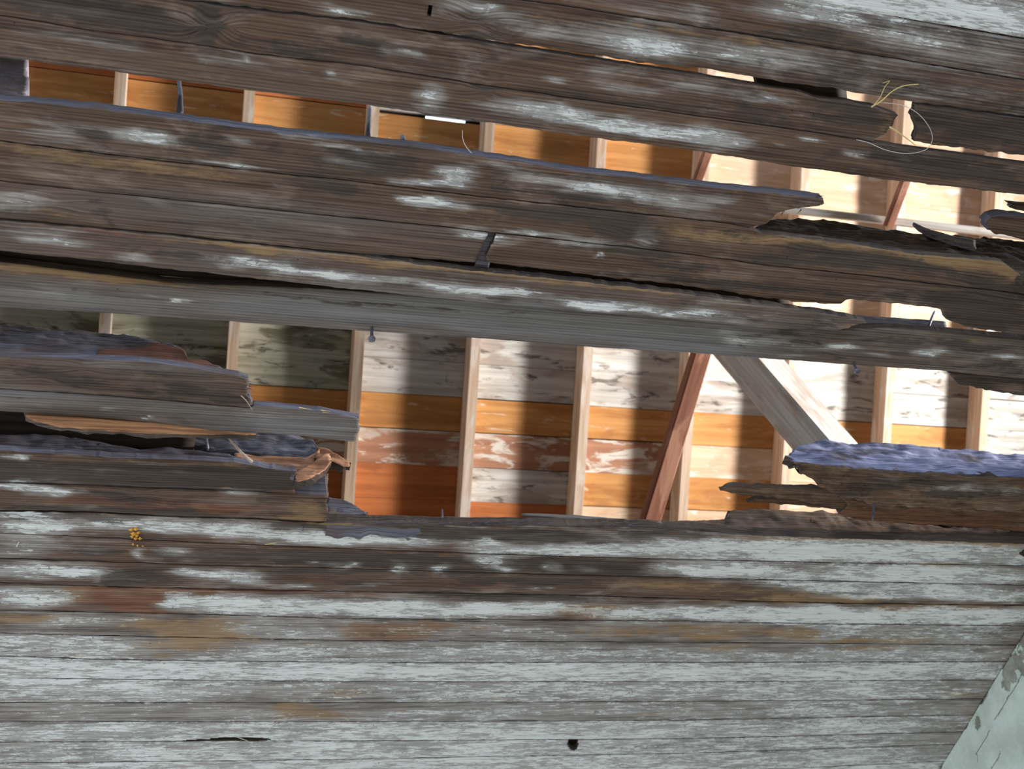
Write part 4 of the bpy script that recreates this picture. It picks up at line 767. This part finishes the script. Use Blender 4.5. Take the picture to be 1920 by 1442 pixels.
# dark backings added above the ceiling to block light, so slots and holes read black
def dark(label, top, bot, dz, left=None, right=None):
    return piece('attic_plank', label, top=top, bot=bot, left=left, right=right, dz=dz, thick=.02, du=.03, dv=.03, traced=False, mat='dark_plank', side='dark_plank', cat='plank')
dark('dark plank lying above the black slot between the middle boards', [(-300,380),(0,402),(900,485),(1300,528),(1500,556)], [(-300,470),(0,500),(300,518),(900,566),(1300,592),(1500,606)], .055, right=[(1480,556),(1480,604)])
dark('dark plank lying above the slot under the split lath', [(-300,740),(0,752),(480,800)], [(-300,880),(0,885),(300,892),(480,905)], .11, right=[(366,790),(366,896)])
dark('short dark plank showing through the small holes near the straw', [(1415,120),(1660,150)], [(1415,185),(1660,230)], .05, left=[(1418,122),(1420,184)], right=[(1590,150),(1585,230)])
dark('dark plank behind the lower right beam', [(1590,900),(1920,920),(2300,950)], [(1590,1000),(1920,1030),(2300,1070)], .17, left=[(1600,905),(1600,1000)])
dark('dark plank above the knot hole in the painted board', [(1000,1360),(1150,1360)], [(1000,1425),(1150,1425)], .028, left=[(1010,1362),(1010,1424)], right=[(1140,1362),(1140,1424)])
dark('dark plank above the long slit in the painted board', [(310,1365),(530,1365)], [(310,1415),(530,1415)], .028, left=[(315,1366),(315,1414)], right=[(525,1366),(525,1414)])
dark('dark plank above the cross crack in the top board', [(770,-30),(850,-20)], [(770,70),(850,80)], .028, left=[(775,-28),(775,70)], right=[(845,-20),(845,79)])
piece('iron_strap', 'bluish steel strip seen through the cut between two middle boards', cat='metal strip', top=[(885,420),(940,430)], bot=[(885,500),(940,506)], left=[(905,425),(890,500)], right=[(934,430),(916,503)], dz=.012, thick=.003, traced=False, mat='side', side='side', endjag=0)
piece('mortar_block', 'rough lilac mortar block at the left end of the first gap', cat='block', top=[(-200,70),(0,96),(54,104)], bot=[(-200,170),(0,194),(54,192)], right=[(52,104),(50,130),(54,150),(49,175),(52,192)], upright=yat(0, 190) + .02, thick=.12, traced=False, rag=.006, mat='mortar', side='mortar', endjag=.002)

# ------------------------------------------------------------------ nails, straw, threads
def tube(name, pts, radii, mat, label, cat, seg=8, group=None, head=None):
    pts = [np.array(p, float) for p in pts]; V = []; Fs = []; UV = []
    for i, p in enumerate(pts):
        a = pts[min(i + 1, len(pts) - 1)] - pts[max(i - 1, 0)]; a /= np.linalg.norm(a)
        u = np.cross(a, (0.3, 0.9, 0.2)); u /= np.linalg.norm(u); v = np.cross(a, u)
        for j in range(seg):
            t = 2 * math.pi * j / seg; V.append(p + (u * math.cos(t) + v * math.sin(t)) * radii[i]); UV.append((i * .01, j * .001, 0))
    for i in range(len(pts) - 1):
        for j in range(seg): Fs.append((i * seg + j, i * seg + (j + 1) % seg, (i + 1) * seg + (j + 1) % seg, (i + 1) * seg + j))
    Fs.append(tuple(range(seg - 1, -1, -1))); k = (len(pts) - 1) * seg; Fs.append(tuple(k + j for j in range(seg)))
    me = bpy.data.meshes.new(name); me.from_pydata([tuple(x) for x in V], [], Fs); me.materials.append(mat)
    at_ = me.attributes.new('uvw', 'FLOAT_VECTOR', 'POINT'); at_.data.foreach_set('vector', np.array(UV, np.float32).ravel()); me.update()
    for p in me.polygons: p.use_smooth = True
    o = link(name, me); tag(o, label, cat, group); return o
def up_at(px, py, Y): X, Z = on_upright([(px, py)], Y); return np.array([X[0], Y, Z[0]])
def nail(pa, pb, Y, r, label, headed=False, bend=(0, 0)):
    a = up_at(*pa, Y); b = up_at(*pb, Y); m_ = (a + b) / 2 + np.array([bend[0], bend[1], 0])
    if headed:      # head at pb
        d = (b - a) / np.linalg.norm(b - a)
        pts = [a, m_, b - d * .003, b - d * .0028, b, b + d * .0012]; rad = [r * .9, r, r, r * 2.3, r * 2.4, r * 1.6]
    else:           # pointed end at pb
        pts = [a, m_, b * .75 + m_ * .25, b]; rad = [r * 1.35, r, r * .8, r * .25]
    return tube('nail', pts, rad, MAT['iron'], label, 'nail', group='rusty nails in the boards')
yC = yat(330, 226)
nail((337,212), (335,146), yC + .012, .0050, 'thick dark nail standing upright in the first gap, left of the others', bend=(.002, 0))
nail((689,266), (694,198), yC + .014, .0044, 'long dark nail standing beside the pale rafter in the first gap')
nail((757,274), (755,254), yC + .010, .0060, 'short pointed nail tip on the board below the first gap')
nail((697,612), (697,636), yat(697, 618, .02) - .004, .0034, 'headed nail hanging below the grey board, at left of the wide gap', headed=True)
nail((1600,680), (1607,696), yat(1604, 684, .02) - .004, .0032, 'headed nail hanging below the grey board, at right of the wide gap', headed=True)
nail((388,842), (387,818), yK - .01, .0038, 'short purple nail stub in the black slot by the knotty stub')
nail((1738,618), (1753,582), yG - .004, .0034, 'black slanting nail in the small slot at right')
nail((567,994), (564,973), yat(567, 990) - .003, .0024, 'pale bent nail on the rotten upper edge of the painted board', bend=(.002, 0))
nail((829,972), (829,954), yat(829, 988) - .004, .0022, 'tiny bluish nail tip on the ragged edge in the middle')
nail((1640,934), (1636,976), yat(1640, 946, .0) - .002, .0034, 'dark nail hanging against the red wood of the rotten beam')

def strand(label, pts, r, dz=-.006, mat='straw', name='straw', taper=.5):
    P = [np.array(at(x, y, dz if not isinstance(dz, list) else dz[i])) for i, (x, y) in enumerate(pts)]
    Q = []
    for i in range(len(P) - 1):
        p0 = P[max(i - 1, 0)]; p1 = P[i]; p2 = P[i + 1]; p3 = P[min(i + 2, len(P) - 1)]
        for t in np.linspace(0, 1, 6, endpoint=False):
            Q.append(0.5 * ((2 * p1) + (-p0 + p2) * t + (2 * p0 - 5 * p1 + 4 * p2 - p3) * t ** 2 + (-p0 + 3 * p1 - 3 * p2 + p3) * t ** 3))
    Q.append(P[-1]); n_ = len(Q)
    return tube(name, Q, [r * (1 - (1 - taper) * i / n_) for i in range(n_)], MAT[mat], label, name.replace('_', ' '), 6)
strand('blond straw stalk curving to the right over the top boards', [(1634,200),(1652,190),(1672,172),(1694,161),(1722,158)], .0014, -.012)
strand('thin blond straw bent in a sharp peak at the rotted end', [(1634,202),(1650,183),(1659,163),(1668,152),(1655,156)], .0009, -.012)
strand('flat straw blade crossing the rotted hole', [(1668,238),(1690,252),(1716,272)], .0018, -.004)
strand('long pale hair looping around the rotted hole', [(1650,192),(1690,197),(1720,212),(1742,238),(1748,262),(1735,281),(1700,288),(1660,281),(1630,268),(1606,262)], .0006, -.010, 'white_timber', 'hair', 1.0)
strand('fine pale hair curving up from the board below the first gap', [(884,287),(874,275),(868,262),(867,244)], .0007, .01, 'white_timber', 'hair', .7)
strand('grey wood splinter leaning across the black slot', [(418,809),(434,827),(452,848),(472,866)], .0022, -.012, 'splinter', 'wood_splinter', 1.9)
strand('thin splinter hanging from the snapped brown board', [(452,742),(462,752),(473,769)], .0014, -.004, 'splinter', 'wood_splinter', .5)
strand('white splinter lying across the slit in the painted board', [(440,1380),(452,1385),(464,1389)], .0012, -.004, 'white_timber', 'wood_splinter', .8)
strand('tiny pale straw bit on the left painted board', [(31,1025),(36,1016)], .0013, -.003, 'white_timber', 'straw', .7)
strand('tiny yellow straw bit on the second painted board', [(497,1021),(518,1018)], .0009, -.003, 'straw', 'straw', .7)

def fibres(parent, spots, mat='side', n=3, r=.0011, seed=3):
    """torn wood fibres bristling from a broken end: spots are (x, y, dx, dy) in traced pixels"""
    rs = random.Random(seed); V = []; Fs = []; UV = []
    for (x, y, dx, dy) in spots:
        for q in range(n):
            x_, y_ = x + rs.uniform(-3, 3), y + rs.uniform(-4, 4); k_ = rs.uniform(.5, 1.25)
            a = np.array(at(x_, y_, .004)); b = np.array(at(x_ + dx * k_ + rs.uniform(-3, 3), y_ + dy * k_ + rs.uniform(-3, 3), rs.uniform(-.004, .010)))
            d = b - a; u = np.cross(d, (0, 0, 1.)); u /= np.linalg.norm(u); v = np.cross(d, u); v /= np.linalg.norm(v)
            k0 = len(V); rr_ = r * rs.uniform(.7, 1.6)
            for t_ in range(4):
                an = t_ * math.pi / 2; V.append(tuple(a + (u * math.cos(an) + v * math.sin(an)) * rr_)); UV.append((a[0], a[1], t_))
            V.append(tuple(b)); UV.append((b[0], b[1], 0))
            for t_ in range(4): Fs.append((k0 + t_, k0 + (t_ + 1) % 4, k0 + 4))
            Fs.append((k0 + 3, k0 + 2, k0 + 1, k0))
    me = bpy.data.meshes.new('torn_fibres'); me.from_pydata(V, [], Fs); me.materials.append(MAT[mat])
    at_ = me.attributes.new('uvw', 'FLOAT_VECTOR', 'POINT'); at_.data.foreach_set('vector', np.array(UV, np.float32).ravel()); me.update()
    o = link('torn_fibres', me, None)
    o.parent = parent; o.matrix_parent_inverse = parent.matrix_basis.inverted() if parent.parent is None else Matrix.Identity(4)
    o['kind'] = 'stuff'; return o
def by_label(t): return next(o for o in bpy.data.objects if o.get('label', '').startswith(t))
fibres(by_label('brown board snapped'), [(456,708,12,2),(462,716,12,3),(464,724,10,4),(462,732,12,6),(466,742,8,8),(464,752,10,12),(460,760,14,14),(454,712,10,-2)], n=4)
fibres(by_label('grey board with a clean'), [(600,771,26,4),(560,767,24,4),(668,792,8,2),(668,804,7,3),(664,818,8,4)], 'straw', n=2)
fibres(by_label('dark board below the first gap'), [(1530,370,14,0),(1534,378,14,2),(1500,390,-8,6),(1470,397,-8,5),(1450,404,-10,8)], 'brown_edge', n=3)
fibres(by_label('long painted board'), [(x + rr.uniform(-14, 14), 984 + rr.uniform(-4, 3), rr.uniform(6, 34), rr.uniform(-9, 2)) for x in range(630, 1330, 17)], 'side', n=2, r=.0009)
fibres(by_label('streaky board'), [(x + rr.uniform(-16, 16), 464 + (x - 481) * .112 + rr.uniform(-2, 2), rr.uniform(14, 40), rr.uniform(0, 5)) for x in range(340, 1280, 30)], 'straw', n=1, r=.0007)
fibres(by_label('dark board sawn'), [(610,935,6,0),(611,948,7,0),(610,960,8,2),(611,970,8,4)], n=4, r=.0009)

def crumbs():
    rs = random.Random(8); V = []; Fs = []; UV = []
    for (x, y, r) in [(247,994,5),(254,992,5),(260,999,5),(251,1000,6),(257,1004,5),(248,1006,4),(254,1010,4),(262,1010,4),(250,1021,3),(258,1023,3),(268,1024,2.5)]:
        c = np.array(at(x, y, -.002)); k = len(V); s = r * .0013
        for q in [(1,0,0),(-1,0,0),(0,1,0),(0,-1,0),(0,0,1),(0,0,-1)]:
            V.append(tuple(c + np.array(q) * s * rs.uniform(.6, 1.2))); UV.append((V[-1][0], V[-1][1], V[-1][2]))
        for f in [(0,2,4),(2,1,4),(1,3,4),(3,0,4),(2,0,5),(1,2,5),(3,1,5),(0,3,5)]: Fs.append(tuple(k + i for i in f))
    me = bpy.data.meshes.new('fungus'); me.from_pydata(V, [], Fs); me.materials.append(MAT['fungus'])
    at_ = me.attributes.new('uvw', 'FLOAT_VECTOR', 'POINT'); at_.data.foreach_set('vector', np.array(UV, np.float32).ravel()); me.update()
    tag(link('fungus', me), 'small orange crumbly fungus on the first painted board at left', 'fungus')
crumbs()
